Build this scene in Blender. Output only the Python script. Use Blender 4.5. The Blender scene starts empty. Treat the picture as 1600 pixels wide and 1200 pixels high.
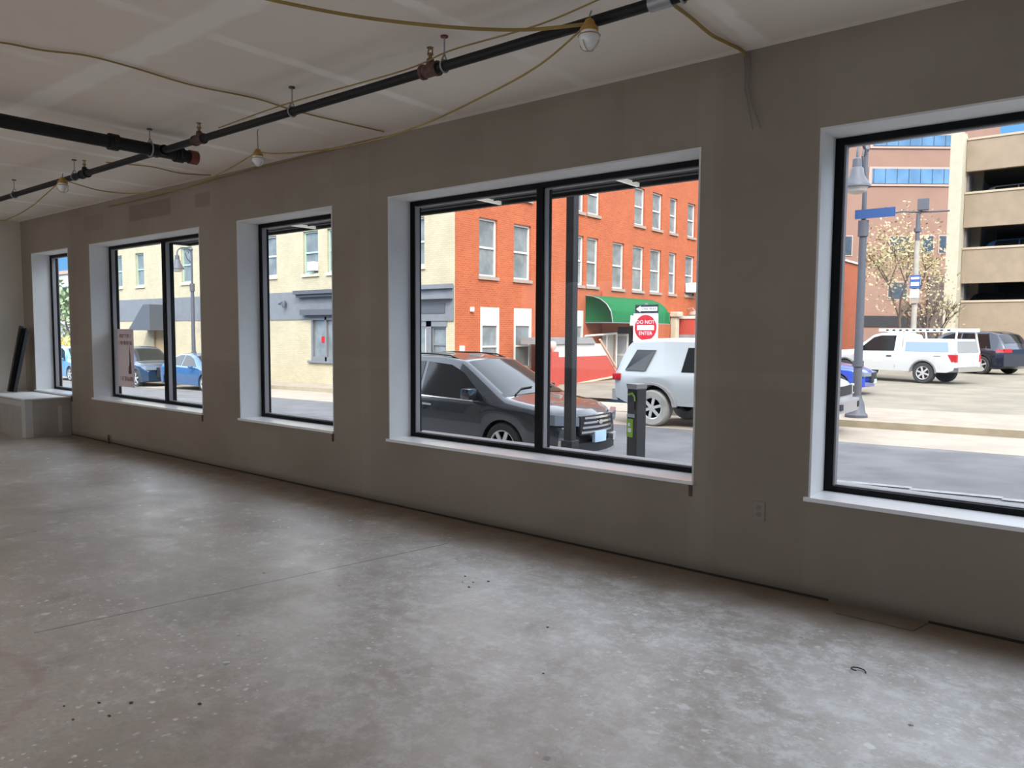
import bpy, bmesh, math, random
from mathutils import Vector, Matrix, noise
C = bpy.context.scene.collection
PI = math.pi
random.seed(7)

# ------------------------------------------------------------------ mesh helper
class MB:
    def __init__(self):
        self.b = bmesh.new()
    def poly(self, pts):
        vs = [self.b.verts.new(p) for p in pts]
        try:
            return self.b.faces.new(vs)
        except ValueError:
            return None
    def box(self, x0, x1, y0, y1, z0, z1, bev=0.0):
        m = Matrix.Translation(((x0+x1)/2, (y0+y1)/2, (z0+z1)/2)) @ Matrix.Diagonal((abs(x1-x0), abs(y1-y0), abs(z1-z0), 1))
        g = bmesh.ops.create_cube(self.b, size=1, matrix=m)
        if bev:
            es = list({e for v in g['verts'] for e in v.link_edges})
            bmesh.ops.bevel(self.b, geom=es, offset=bev, segments=2, affect='EDGES', profile=0.6)
        return self
    def obox(self, c, ax, ay, az, bev=0.0):
        """box at centre c with half-axis vectors"""
        m = Matrix.Identity(4)
        for i, a in enumerate((ax, ay, az)):
            for j in range(3):
                m[j][i] = a[j]*2
        for j in range(3):
            m[j][3] = c[j]
        g = bmesh.ops.create_cube(self.b, size=1, matrix=m)
        return self
    def cyl(self, p0, p1, r0, r1=None, n=16, caps=True):
        if r1 is None: r1 = r0
        p0, p1 = Vector(p0), Vector(p1)
        d = (p1-p0).normalized()
        a = d.orthogonal().normalized(); b = d.cross(a)
        ra = [self.b.verts.new(p0+(a*math.cos(2*PI*i/n)+b*math.sin(2*PI*i/n))*r0) for i in range(n)]
        rb = [self.b.verts.new(p1+(a*math.cos(2*PI*i/n)+b*math.sin(2*PI*i/n))*r1) for i in range(n)]
        for i in range(n):
            self.b.faces.new((ra[i], ra[(i+1) % n], rb[(i+1) % n], rb[i]))
        if caps:
            if r0 > 1e-5: self.b.faces.new(list(reversed(ra)))
            if r1 > 1e-5: self.b.faces.new(rb)
        return self
    def tube(self, pts, r, n=8):
        pts = [Vector(p) for p in pts]
        rings = []; up = None
        for i, p in enumerate(pts):
            d = (pts[min(i+1, len(pts)-1)]-pts[max(i-1, 0)]).normalized()
            if up is None: up = d.orthogonal().normalized()
            up = (up - d*up.dot(d)).normalized(); s = d.cross(up)
            rr = r[i] if isinstance(r, (list, tuple)) else r
            rings.append([self.b.verts.new(p+(up*math.cos(2*PI*k/n)+s*math.sin(2*PI*k/n))*rr) for k in range(n)])
        for a, b in zip(rings, rings[1:]):
            for k in range(n):
                self.b.faces.new((a[k], a[(k+1) % n], b[(k+1) % n], b[k]))
        self.b.faces.new(list(reversed(rings[0]))); self.b.faces.new(rings[-1])
        return self
    def lathe(self, prof, c=(0, 0, 0), axis='z', n=24, caps=True):
        """prof: (radius, height) pairs"""
        rings = []
        for r, h in prof:
            ring = []
            for k in range(n):
                a = 2*PI*k/n; u, v = r*math.cos(a), r*math.sin(a)
                p = {'z': (u, v, h), 'y': (v, h, u), 'x': (h, u, v)}[axis]
                ring.append(self.b.verts.new((c[0]+p[0], c[1]+p[1], c[2]+p[2])))
            rings.append(ring)
        for a, b in zip(rings, rings[1:]):
            for k in range(n):
                self.b.faces.new((a[k], a[(k+1) % n], b[(k+1) % n], b[k]))
        if caps and prof[0][0] > 1e-4: self.b.faces.new(list(reversed(rings[0])))
        if caps and prof[-1][0] > 1e-4: self.b.faces.new(rings[-1])
        return self
    def prism(self, poly, fn, t0, t1):
        """extrude a 2D polygon; fn(u,v,t) -> point"""
        a = [self.b.verts.new(fn(u, v, t0)) for u, v in poly]
        b = [self.b.verts.new(fn(u, v, t1)) for u, v in poly]
        n = len(poly)
        self.b.faces.new(list(reversed(a))); self.b.faces.new(b)
        for i in range(n):
            self.b.faces.new((a[i], a[(i+1) % n], b[(i+1) % n], b[i]))
        return self
    def grid(self, fn, nu, nv):
        g = [[self.b.verts.new(fn(i/nu, j/nv)) for j in range(nv+1)] for i in range(nu+1)]
        for i in range(nu):
            for j in range(nv):
                self.b.faces.new((g[i][j], g[i+1][j], g[i+1][j+1], g[i][j+1]))
        return self
    def build(self, name, mat, parent=None, smooth=False, loc=None, recalc=True):
        bmesh.ops.remove_doubles(self.b, verts=self.b.verts, dist=1e-5)
        if recalc: bmesh.ops.recalc_face_normals(self.b, faces=self.b.faces)
        me = bpy.data.meshes.new(name); self.b.to_mesh(me); self.b.free()
        me.materials.append(mat)
        if smooth:
            for p in me.polygons: p.use_smooth = True
            try: me.set_sharp_from_angle(angle=math.radians(38))
            except Exception: pass
        o = bpy.data.objects.new(name, me); C.objects.link(o)
        if parent: o.parent = parent
        if loc: o.location = loc
        return o

def tag(o, label, cat, group=None, kind=None):
    o['label'] = label; o['category'] = cat
    if group: o['group'] = group
    if kind: o['kind'] = kind
    return o
def struct(o, label=None):
    o['kind'] = 'structure'
    if label: o['label'] = label
    return o
def thing(name, label, cat, loc=(0, 0, 0), rz=0, group=None, scale=1.0):
    o = bpy.data.objects.new(name, None); C.objects.link(o)
    o.location = loc; o.rotation_euler = (0, 0, rz); o.scale = (scale,)*3
    o.empty_display_size = 0.2
    return tag(o, label, cat, group)
def copy_tree(o, parent=None):
    c = o.copy(); C.objects.link(c)
    if parent: c.parent = parent
    for ch in list(o.children): copy_tree(ch, c)
    return c

def holed(mb, u0, u1, v0, v1, holes, w0, w1, fn):
    """slab between w0 and w1 with rectangular holes; fn(u,v,w) -> point"""
    us = sorted({u0, u1, *[h[0] for h in holes], *[h[1] for h in holes]})
    vs = sorted({v0, v1, *[h[2] for h in holes], *[h[3] for h in holes]})
    us = [u for u in us if u0 <= u <= u1]; vs = [v for v in vs if v0 <= v <= v1]
    nu, nv = len(us)-1, len(vs)-1
    def solid(i, j):
        if i < 0 or j < 0 or i >= nu or j >= nv: return False
        u, v = (us[i]+us[i+1])/2, (vs[j]+vs[j+1])/2
        return not any(h[0] < u < h[1] and h[2] < v < h[3] for h in holes)
    for i in range(nu):
        for j in range(nv):
            if not solid(i, j): continue
            a, b, c, d = us[i], us[i+1], vs[j], vs[j+1]
            for w in (w0, w1):
                mb.poly([fn(a, c, w), fn(b, c, w), fn(b, d, w), fn(a, d, w)])
            if not solid(i-1, j): mb.poly([fn(a, c, w0), fn(a, d, w0), fn(a, d, w1), fn(a, c, w1)])
            if not solid(i+1, j): mb.poly([fn(b, c, w0), fn(b, d, w0), fn(b, d, w1), fn(b, c, w1)])
            if not solid(i, j-1): mb.poly([fn(a, c, w0), fn(b, c, w0), fn(b, c, w1), fn(a, c, w1)])
            if not solid(i, j+1): mb.poly([fn(a, d, w0), fn(b, d, w0), fn(b, d, w1), fn(a, d, w1)])
    return mb

# ------------------------------------------------------------------ materials
class NT:
    def __init__(self, name):
        self.m = bpy.data.materials.new(name); self.m.use_nodes = True
        self.t = self.m.node_tree; self.n = self.t.nodes; self.l = self.t.links
        self.p = self.n['Principled BSDF']
    def new(self, typ, **kw):
        nd = self.n.new(typ)
        for k, v in kw.items(): setattr(nd, k, v)
        return nd
    def link(self, a, b): self.l.new(a, b)
    def put(self, sock, v):
        if hasattr(v, 'is_output'): self.l.new(v, sock)
        else: sock.default_value = v
    def math(self, op, a, b=None, c=None, clamp=False):
        nd = self.new('ShaderNodeMath', operation=op); nd.use_clamp = clamp
        for i, v in enumerate((a, b, c)):
            if v is not None: self.put(nd.inputs[i], v)
        return nd.outputs[0]
    def mix(self, f, a, b, blend='MIX'):
        nd = self.new('ShaderNodeMix', data_type='RGBA', blend_type=blend)
        self.put(nd.inputs[0], f); self.put(nd.inputs[6], a); self.put(nd.inputs[7], b)
        return nd.outputs[2]
    def noise(self, vec, scale, detail=4, rough=.55):
        nd = self.new('ShaderNodeTexNoise'); self.link(vec, nd.inputs['Vector'])
        nd.inputs['Scale'].default_value = scale; nd.inputs['Detail'].default_value = detail; nd.inputs['Roughness'].default_value = rough
        return nd.outputs['Fac']
    def ramp(self, f, lo, hi, a=0.0, b=1.0):
        nd = self.new('ShaderNodeMapRange'); nd.interpolation_type = 'SMOOTHSTEP'
        self.put(nd.inputs[0], f); nd.inputs[1].default_value = lo; nd.inputs[2].default_value = hi
        nd.inputs[3].default_value = a; nd.inputs[4].default_value = b
        return nd.outputs[0]
    def obj(self): return self.new('ShaderNodeTexCoord').outputs['Object']
    def sep(self, v):
        nd = self.new('ShaderNodeSeparateXYZ'); self.link(v, nd.inputs[0]); return nd.outputs
    def comb(self, x, y, z=0.0):
        nd = self.new('ShaderNodeCombineXYZ')
        for i, v in enumerate((x, y, z)): self.put(nd.inputs[i], v)
        return nd.outputs[0]
    def bump(self, h, strength=.2, dist=.01):
        nd = self.new('ShaderNodeBump'); self.link(h, nd.inputs['Height'])
        nd.inputs['Strength'].default_value = strength; nd.inputs['Distance'].default_value = dist
        self.link(nd.outputs[0], self.p.inputs['Normal'])

def rgb(r, g, b):
    """8-bit sRGB -> linear"""
    f = lambda c: (c/255/12.92) if c/255 <= .04045 else ((c/255+.055)/1.055)**2.4
    return (f(r), f(g), f(b), 1)

def mat(name, col, rough=.5, metal=0.0, coat=0.0, var=0.0, vscale=3.0, spec=None):
    t = NT(name); p = t.p
    if len(col) == 3: col = (*col, 1)
    p.inputs['Roughness'].default_value = rough; p.inputs['Metallic'].default_value = metal
    if coat:
        p.inputs['Coat Weight'].default_value = coat; p.inputs['Coat Roughness'].default_value = .04
    if spec is not None: p.inputs['Specular IOR Level'].default_value = spec
    if var:
        n = t.noise(t.obj(), vscale, 5, .6)
        d = tuple(max(0, c*(1-var)) for c in col[:3])+(1,); u = tuple(min(1, c*(1+var)) for c in col[:3])+(1,)
        t.link(t.mix(t.ramp(n, .3, .7), d, u), p.inputs['Base Color'])
    else:
        p.inputs['Base Color'].default_value = col
    return t.m

def brick_mat(name, c1, c2, mortar, axis, scale=1.0, rough=.85, var=.12):
    t = NT(name); o = t.obj(); s = t.sep(o)
    v = t.comb(s[1] if axis == 'x' else s[0], s[2])
    b = t.new('ShaderNodeTexBrick'); t.link(v, b.inputs['Vector'])
    b.inputs['Color1'].default_value = c1; b.inputs['Color2'].default_value = c2; b.inputs['Mortar'].default_value = mortar
    b.inputs['Scale'].default_value = scale; b.inputs['Brick Width'].default_value = .22; b.inputs['Row Height'].default_value = .075
    b.inputs['Mortar Size'].default_value = .008; b.inputs['Mortar Smooth'].default_value = .4
    n = t.noise(o, .9, 5, .6)
    col = t.mix(t.ramp(n, .3, .7, 1-var, 1.0), (0, 0, 0, 1), b.outputs['Color'])
    t.link(col, t.p.inputs['Base Color']); t.p.inputs['Roughness'].default_value = rough
    t.bump(b.outputs['Fac'], .25, .01)
    return t.m

def glass_mat(name, tint=(.95, .97, .97, 1), refl=.006):
    t = NT(name); n = t.n; n.remove(t.p)
    tr = t.new('ShaderNodeBsdfTransparent'); tr.inputs[0].default_value = tint
    gl = t.new('ShaderNodeBsdfGlossy'); gl.inputs['Roughness'].default_value = 0.0
    lw = t.new('ShaderNodeLayerWeight'); lw.inputs[0].default_value = .5
    f = t.math('ADD', t.math('MULTIPLY', t.math('POWER', lw.outputs['Facing'], 5.0), .30), refl)
    mx = t.new('ShaderNodeMixShader'); t.link(f, mx.inputs[0]); t.link(tr.outputs[0], mx.inputs[1]); t.link(gl.outputs[0], mx.inputs[2])
    t.link(mx.outputs[0], n['Material Output'].inputs['Surface'])
    return t.m

M = {}
def interior_materials():
    # primed drywall: taupe grey, patches of bare board near the ceiling, soft mottling
    t = NT('primed_drywall'); o = t.obj(); s = t.sep(o)
    n1 = t.noise(o, .7, 4); n2 = t.noise(o, 14, 3)
    col = t.mix(t.ramp(n1, .3, .7), WALL_A, WALL_B)
    col = t.mix(t.math('MULTIPLY', n2, .08), col, (.08, .07, .055, 1))
    def rect(x, z, hx, hz):
        a = t.ramp(t.math('ABSOLUTE', t.math('SUBTRACT', s[0], x)), hx, hx+.03, 1, 0)
        b = t.ramp(t.math('ABSOLUTE', t.math('SUBTRACT', s[2], z)), hz, hz+.02, 1, 0)
        return t.math('MULTIPLY', a, b)
    for x, z, hx, hz, k in ((-9.06, 2.915, .50, .085, .5), (-7.84, 2.91, .14, .065, .4), (-10.6, 2.9, .28, .09, .25), (-2.62, 2.0, .03, 1.2, .08), (-1.62, 1.6, .26, 1.7, .10),
                            (-4.7, 2.9, .9, .12, .10), (-6.4, 1.6, .05, 1.3, .07), (-11.3, 1.5, .06, 1.5, .10)):
        col = t.mix(t.math('MULTIPLY', rect(x, z, hx, hz), k), col, (.15, .105, .075, 1))
    # taped joint, slightly paler
    for x, z, hx, hz in ((-5.15, 1.5, .05, 1.6), (-2.0, 1.5, .04, 1.6), (-6, 1.22, 8, .04)):
        col = t.mix(t.math('MULTIPLY', rect(x, z, hx, hz), .05), col, (.60, .55, .48, 1))
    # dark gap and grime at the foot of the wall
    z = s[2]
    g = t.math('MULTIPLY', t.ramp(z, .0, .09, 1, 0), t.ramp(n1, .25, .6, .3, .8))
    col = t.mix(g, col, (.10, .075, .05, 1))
    t.link(col, t.p.inputs['Base Color']); t.p.inputs['Roughness'].default_value = .8
    t.bump(n2, .06, .004); M['wall'] = t.m

    # ceiling board with pale taped seams
    t = NT('ceiling_board'); o = t.obj(); s = t.sep(o)
    n1 = t.noise(o, .6, 4); n2 = t.noise(o, 5, 4)
    col = t.mix(t.ramp(n1, .3, .7), CEIL_A, CEIL_B)
    wob = t.math('MULTIPLY', t.math('SUBTRACT', n2, .5), .10)
    sx = t.math('PINGPONG', t.math('ADD', t.math('ADD', s[0], 1.25+24), wob), .59)
    sy = t.math('PINGPONG', t.math('ADD', t.math('ADD', s[1], 2.17+22.0), wob), 1.1)
    m1 = t.math('MULTIPLY', t.ramp(sx, .03, .07, 1, 0), t.ramp(t.noise(o, 1.1, 2), .38, .62, .1, .8))
    m2 = t.math('MULTIPLY', t.ramp(sy, .06, .12, 1, 0), .6)
    col = t.mix(t.math('MAXIMUM', m1, m2), col, (.96, .92, .86, 1))
    t.link(col, t.p.inputs['Base Color']); t.p.inputs['Roughness'].default_value = .85; t.bump(n2, .05, .004)
    M['ceil'] = t.m

    # trowelled concrete floor, paint spatter, dust, saw cut, red marking
    t = NT('concrete_floor'); o = t.obj(); s = t.sep(o)
    n1 = t.noise(o, .8, 6, .6); n2 = t.noise(o, 4.5, 6, .65); n3 = t.noise(o, 40, 4)
    col = t.mix(t.ramp(n1, .36, .64), FLOOR_A, FLOOR_B)
    col = t.mix(t.math('MULTIPLY', t.ramp(t.noise(o, 2.3, 6, .7), .52, .70), .45), col, (.25, .225, .20, 1))
    col = t.mix(t.ramp(n2, .45, .75, 0, .5), col, (.66, .62, .58, 1))
    col = t.mix(t.ramp(n3, .35, .75, 0, .25), col, (.28, .26, .24, 1))
    # chalky white scuffs
    sc = t.math('MULTIPLY', t.ramp(t.noise(o, 7.0, 8, .78), .50, .68), t.ramp(t.noise(o, .8, 3), .40, .56))
    col = t.mix(t.math('MULTIPLY', sc, .75), col, (.86, .85, .83, 1))
    # paint drips
    for sca, th, k in ((4.6, .12, 1), (11, .16, .95), (24, .20, .85)):
        vo = t.new('ShaderNodeTexVoronoi'); vo.inputs['Scale'].default_value = sca
        wv = t.new('ShaderNodeMix', data_type='VECTOR'); wv.inputs[0].default_value = .12/sca*3
        t.link(o, wv.inputs[4])
        nv = t.new('ShaderNodeTexNoise'); nv.inputs['Scale'].default_value = sca*3; t.link(o, nv.inputs['Vector'])
        t.link(nv.outputs['Color'], wv.inputs[5]); t.link(wv.outputs[1], vo.inputs['Vector'])
        d = t.ramp(vo.outputs['Distance'], th*.6, th, 1, 0)
        pick = t.math('GREATER_THAN', t.sep(vo.outputs['Color'])[0], .45)
        reg = t.ramp(t.math('ADD', t.noise(o, .9, 3), t.math('ADD', t.math('MULTIPLY', s[1], .05), t.math('MULTIPLY', s[0], .025))), .22, .42, .03, 1)
        f = t.math('MULTIPLY', t.math('MULTIPLY', d, pick), t.math('MULTIPLY', reg, k))
        col = t.mix(f, col, (.95, .94, .92, 1))
    # dark small stains
    vo = t.new('ShaderNodeTexVoronoi'); vo.inputs['Scale'].default_value = 3.1; t.link(o, vo.inputs['Vector'])
    f = t.math('MULTIPLY', t.ramp(vo.outputs['Distance'], .03, .06, 1, 0), t.math('GREATER_THAN', t.sep(vo.outputs['Color'])[1], .6))
    col = t.mix(t.math('MULTIPLY', f, .7), col, (.05, .04, .035, 1))
    # pinkish chalk clouds
    pk = t.math('MULTIPLY', t.ramp(t.noise(o, 2.2, 4), .55, .72), .30)
    col = t.mix(pk, col, (.58, .43, .40, 1))
    # grainy whitening of the floor below the near windows, fading to the left
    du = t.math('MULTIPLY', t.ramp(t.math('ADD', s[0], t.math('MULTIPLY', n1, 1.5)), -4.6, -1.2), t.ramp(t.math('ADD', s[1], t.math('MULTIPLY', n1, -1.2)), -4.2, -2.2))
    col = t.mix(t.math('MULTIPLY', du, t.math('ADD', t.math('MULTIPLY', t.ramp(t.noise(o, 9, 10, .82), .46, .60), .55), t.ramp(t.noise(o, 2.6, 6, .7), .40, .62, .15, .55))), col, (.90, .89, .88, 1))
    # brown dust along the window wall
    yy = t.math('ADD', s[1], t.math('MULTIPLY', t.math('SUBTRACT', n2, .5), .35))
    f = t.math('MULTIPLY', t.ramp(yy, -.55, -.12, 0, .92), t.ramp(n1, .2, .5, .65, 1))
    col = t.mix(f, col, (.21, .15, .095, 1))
    # straight saw cut and the patched strip of slab
    def line(x0, y0, x1, y1, w, colr, k):
        nonlocal col
        dx, dy = x1-x0, y1-y0; L = math.hypot(dx, dy); dx /= L; dy /= L
        ax = t.math('SUBTRACT', s[0], x0); ay = t.math('SUBTRACT', s[1], y0)
        d = t.math('ABSOLUTE', t.math('ADD', t.math('ADD', t.math('MULTIPLY', ax, -dy), t.math('MULTIPLY', ay, dx)), t.math('MULTIPLY', t.math('SUBTRACT', n2, .5), .02)))
        u = t.math('ADD', t.math('MULTIPLY', ax, dx), t.math('MULTIPLY', ay, dy))
        on = t.math('MULTIPLY', t.math('GREATER_THAN', u, 0.0), t.math('LESS_THAN', u, L))
        col = t.mix(t.math('MULTIPLY', t.math('MULTIPLY', t.ramp(d, w*.5, w, 1, 0), on), k), col, colr)
    line(-4.1, -3.0, -3.63, -.55, .012, (.14, .125, .11, 1), .55)
    line(-1.12, -.165, -.74, -.172, .008, (.04, .03, .02, 1), .9)
    line(-.74, -.172, -.70, -.01, .008, (.04, .03, .02, 1), .9)
    # red chalk arc near the left edge
    dx = t.math('SUBTRACT', s[0], -3.72); dy = t.math('SUBTRACT', s[1], -3.75)
    r = t.math('SQRT', t.math('ADD', t.math('MULTIPLY', dx, dx), t.math('MULTIPLY', dy, dy)))
    f = t.math('MULTIPLY', t.ramp(t.math('ABSOLUTE', t.math('SUBTRACT', r, .60)), .012, .05, 1, 0), t.ramp(n2, .35, .65, .0, .32))
    f = t.math('MULTIPLY', f, t.math('GREATER_THAN', dy, .25))
    col = t.mix(f, col, (.38, .14, .13, 1))
    t.link(col, t.p.inputs['Base Color'])
    t.link(t.ramp(n2, .3, .7, .36, .54), t.p.inputs['Roughness'])
    t.p.inputs['Specular IOR Level'].default_value = 1.0
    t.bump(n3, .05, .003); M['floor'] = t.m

    M['lining'] = mat('white_reveal_paint', (.70, .69, .675), .7, var=.03, spec=.12)
    M['sill'] = mat('white_sill_paint', (.90, .895, .89), .22, var=.03)
    M['frame'] = mat('black_window_metal', (.004, .004, .005), .5, spec=.15)
    M['wall_lit'] = mat('lit_drywall_copy', (.60, .55, .465), .8, var=.06, vscale=.8)  # same drywall, lightened to carry the brighter light on the left wall
    M['outer_frame'] = mat('grey_window_metal', (.27, .25, .25), .5)
    M['pane'] = glass_mat('window_glass')
    M['outer'] = mat('building_cladding', (.30, .27, .25), .8, var=.1)
    M['outer_sill'] = mat('outside_sill_stone', (.40, .38, .38), .8, var=.06)
    M['pipe'] = mat('black_steel_pipe', (.010, .0095, .0095), .55, var=.3, vscale=8, spec=.3)
    M['rust'] = mat('rusty_iron', (.10, .045, .035), .7, var=.4, vscale=20)
    M['redcap'] = mat('red_oxide_paint', (.16, .022, .02), .5)
    M['galv'] = mat('galvanised_steel', (.34, .34, .34), .45, metal=.6)
    M['brass'] = mat('brass_head', (.30, .20, .09), .35, metal=.9)
    M['cord'] = mat('yellow_cord', (.30, .20, .05), .6, var=.15)
    M['wire'] = mat('grey_wire', (.20, .185, .165), .6)
    M['socket'] = mat('amber_socket_plastic', (.42, .22, .03), .4)
    M['dark_plastic'] = mat('dark_plastic', (.02, .02, .022), .45)
    M['globe'] = mat('white_bulb_glass', (.80, .79, .76), .12, coat=.5)
    M['cagewire'] = mat('cage_wire', (.35, .27, .12), .4, metal=.4)
    M['plinth_top'] = mat('plinth_white_top', (.78, .78, .77), .6, var=.05)
    M['plinth'] = mat('plinth_board', (.40, .37, .33), .8, var=.08, vscale=5)
    M['plinth_mud'] = mat('joint_compound', (.54, .53, .50), .8)
    M['plate'] = mat('painted_plate', (.28, .235, .185), .7)
# ------------------------------------------------------------------ the room
RX0, RX1, RY, RZ = -13.2, 6.2, -9.5, 3.132
WINS = [(-12.80, -11.46, []), (-10.76, -7.92, [-9.235]), (-7.17, -5.60, []), (-4.85, -2.03, [-3.43]), (-1.33, 1.75, [])]
SZ, HZ = .550, 2.626

def room():
    XYZ = lambda u, v, w: (u, w, v)
    hs = [(a, b, SZ, HZ) for a, b, _ in WINS]
    struct(holed(MB(), RX0-.3, RX1+.3, 0, 3.3, hs, 0, .25, XYZ).build('wall_front', M['wall']), 'greige primed drywall with five window openings')
    struct(holed(MB(), RX0-.5, 16, -.9, 3.4, hs, .25, .37, XYZ).build('wall_outside', M['outer']))
    struct(MB().box(RX0-.3, RX0, RY, 0, 0, 3.3).build('wall_left', M['wall_lit']))
    struct(MB().box(RX1, RX1+.3, RY, 0, 0, 3.3).build('wall_right', M['wall']))
    bh = [(-11.5, -7.5, .6, 2.7), (-6, -2, .6, 2.7), (-.5, 4.5, .6, 2.7)]
    struct(holed(MB(), RX0-.3, RX1+.3, 0, 3.3, bh, RY-.3, RY, XYZ).build('wall_back', M['wall']))
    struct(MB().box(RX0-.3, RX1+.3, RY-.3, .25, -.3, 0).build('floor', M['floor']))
    struct(MB().box(RX0-.3, RX1+.3, RY-.3, .25, RZ, 3.3).build('ceiling', M['ceil']))
    # the storeys above and the rest of the block
    mb = MB(); mb.box(RX0-.5, 16, RY-.4, .37, 3.4, BLOCK_H); mb.box(RX1+.35, 16, RY-.4, .25, -.9, 3.4)
    struct(mb.build('building_block', M['outer']))
    # thin dark caulk line where wall meets floor
    mb = MB(); mb.box(RX0, -1.2, -.006, .0, 0, .012); mb.box(-.70, RX1, -.006, .0, 0, .012)
    struct(mb.build('trim_1', mat('dark_floor_gap', (.03, .022, .015), .9)))
    for i, (a, b, mul) in enumerate(WINS):
        w = bpy.data.objects.new('window_%d' % (i+1), None); C.objects.link(w); struct(w)
        mb = MB(); t = .012
        mb.box(a, a+t, -.003, .243, SZ, HZ); mb.box(b-t, b, -.003, .243, SZ, HZ); mb.box(a+t, b-t, -.003, .243, HZ-t, HZ)
        mb.build('lining', M['lining'], w)
        MB().box(a-.022, b+.004, -.022, .243, SZ, SZ+.024, bev=.003).build('sill', M['sill'], w)
        z0, z1, f, fb, ft = SZ+.024, HZ-t, .046, .034, .040
        x0, x1 = a+t, b-t
        mb = MB()
        mb.box(x0, x0+f, .243, .30, z0, z1); mb.box(x1-f, x1, .243, .30, z0, z1)
        mb.box(x0+f, x1-f, .243, .30, z0, z0+fb); mb.box(x0+f, x1-f, .243, .30, z1-ft, z1)
        mb.build('frame', M['frame'], w)
        mb = MB(); q = .012
        mb.box(x0+f, x0+f+q, .254, .30, z0+fb, z1-ft); mb.box(x1-f-q, x1-f, .254, .30, z0+fb, z1-ft)
        mb.box(x0+f+q, x1-f-q, .268, .30, z0+fb, z0+fb+.006); mb.box(x0+f+q, x1-f-q, .268, .30, z1-ft-.008, z1-ft)
        mb.build('glazing_stop', M['outer_frame'], w)
        MB().box(b-.03, b-.008, -.008, .0, SZ-.075, SZ-.002).build('sill_bracket', M['rust'], w)
        mb = MB(); g = .03
        mb.box(x0, x0+g, .312, .345, z0, z1); mb.box(x1-g, x1, .312, .345, z0, z1)
        mb.box(x0+g+.015, x1-g-.015, .312, .33, z0, z0+.028); mb.box(x0+g+.015, x1-g-.015, .312, .345, z1-.035, z1)
        mb.build('outer_frame', M['frame'], w)
        edges = [x0+f]
        for mx in mul:
            mb = MB(); mb.box(mx-.030, mx+.030, .235, .30, z0+fb, z1-ft)
            mu = mb.build('mullion', M['frame'], w)
            for s0, s1 in ((mx-.042, mx-.030), (mx+.030, mx+.042)): MB().box(s0, s1, .256, .30, z0+fb+.006, z1-ft-.008).build('glazing_stop', M['outer_frame'], mu)
            MB().box(mx-.024, mx+.024, .312, .36, z0+.03, z1-.03).build('outer_mullion', M['frame'], w)
            edges += [mx-.042, mx+.042]
        edges.append(x1-f)
        for k in range(0, len(edges), 2):
            MB().box(edges[k]-.01, edges[k+1]+.01, .3005, .3115, z0+.02, z1-.02).build('pane', M['pane'], w)
        MB().box(a-.05, b+.05, .3455, .47, SZ-.06, SZ+.046).build('outer_sill', M['outer_sill'], w)

def CORDS(cord, t1, t2, t3, PY, PZ):
    cord([(-3.215, -2.34, 3.06), (-3.139, -2.238, 3.03), (-2.91, -1.918, 3.0), (-2.602, -1.621, 2.97), (-2.297, -1.42, 2.945), tuple(t1)], .009,
         'thick yellow cord running from the top edge of the photo to the nearest bulb')
    cord([tuple(t1), (-2.329, -1.245, 2.835), (-2.763, -1.16, 2.788), (-3.34, -1.073, 2.744), (-3.894, -.999, 2.747), (-4.555, -.912, 2.796), (-5.247, -.82, 2.888), tuple(t2)], .0055,
         'yellow cord sagging between the nearest and the middle hanging bulbs')
    cord([tuple(t2), (-5.937, -.856, 2.83), (-6.406, -.947, 2.737), (-6.992, -1.062, 2.734), (-7.533, -1.18, 2.80), tuple(t3)], .0055,
         'yellow cord sagging between the middle and the farthest hanging bulbs')
    cord([tuple(t3), (-8.381, -1.40, 2.779), (-8.576, -1.43, 2.71), (-8.877, -1.486, 2.64), (-9.2, -1.56, 2.63), (-10.2, -1.8, 2.9)], .0055,
         'yellow cord dropping left from the farthest bulb')
    cord([(-5.06, -3.2, 3.12), (-5.043, -2.842, 3.118), (-5.0, -2.70, 3.118), (-4.96, -2.55, 3.118), (-4.85, -2.36, 3.118), (-4.84, -2.1, 3.118), (-4.87, -1.697, 3.118), (-4.79, -1.278, 3.118), (-4.82, -.869, 3.118), (-4.743, -.136, 3.118)], .006,
         'thin yellow cord stapled across the ceiling above the thin pipe', name='ceiling_cord')
    cord([(-7.76, -1.03, 3.12), (-7.653, -.869, 3.115), (-7.538, -.673, 3.105), (-7.60, -.363, 3.105), (-7.487, -.093, 3.115)], .006,
         'short yellow cord on the ceiling between the red cap and the wall', name='ceiling_cord')
    cord([(-1.80, -.95, 3.12), (-1.788, -.71, 3.112), (-1.792, -.43, 3.105), (-1.78, -.248, 3.112), (-1.765, -.07, 3.118), (-1.757, -.025, 3.10)], .009,
         'yellow cord on the ceiling leading to the loose hanging wires', name='ceiling_cord')
    cord([(-10.1, -.014, 3.06), (-8.894, -.014, 3.06), (-7.88, -.014, 3.085), (-7.178, -.014, 3.105), (-5.932, -.014, 3.115), (-4.9, -.014, 3.118)], .006,
         'yellowish cord strung along the corner of ceiling and far window wall', name='ceiling_cord')
    cord([(-5.3, PY-.02, PZ+.034), (-4.4, PY-.028, PZ+.05), (-3.3, PY-.02, PZ+.036), (-2.9, PY-.03, PZ+.06), (-2.3, PY-.03, PZ+.05), (-1.72, PY-.05, PZ+.085), (-1.6, PY-.0, PZ+.036)], .0045,
         'thin yellow wire laid along the top of the thin pipe', name='pipe_wire')

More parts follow.
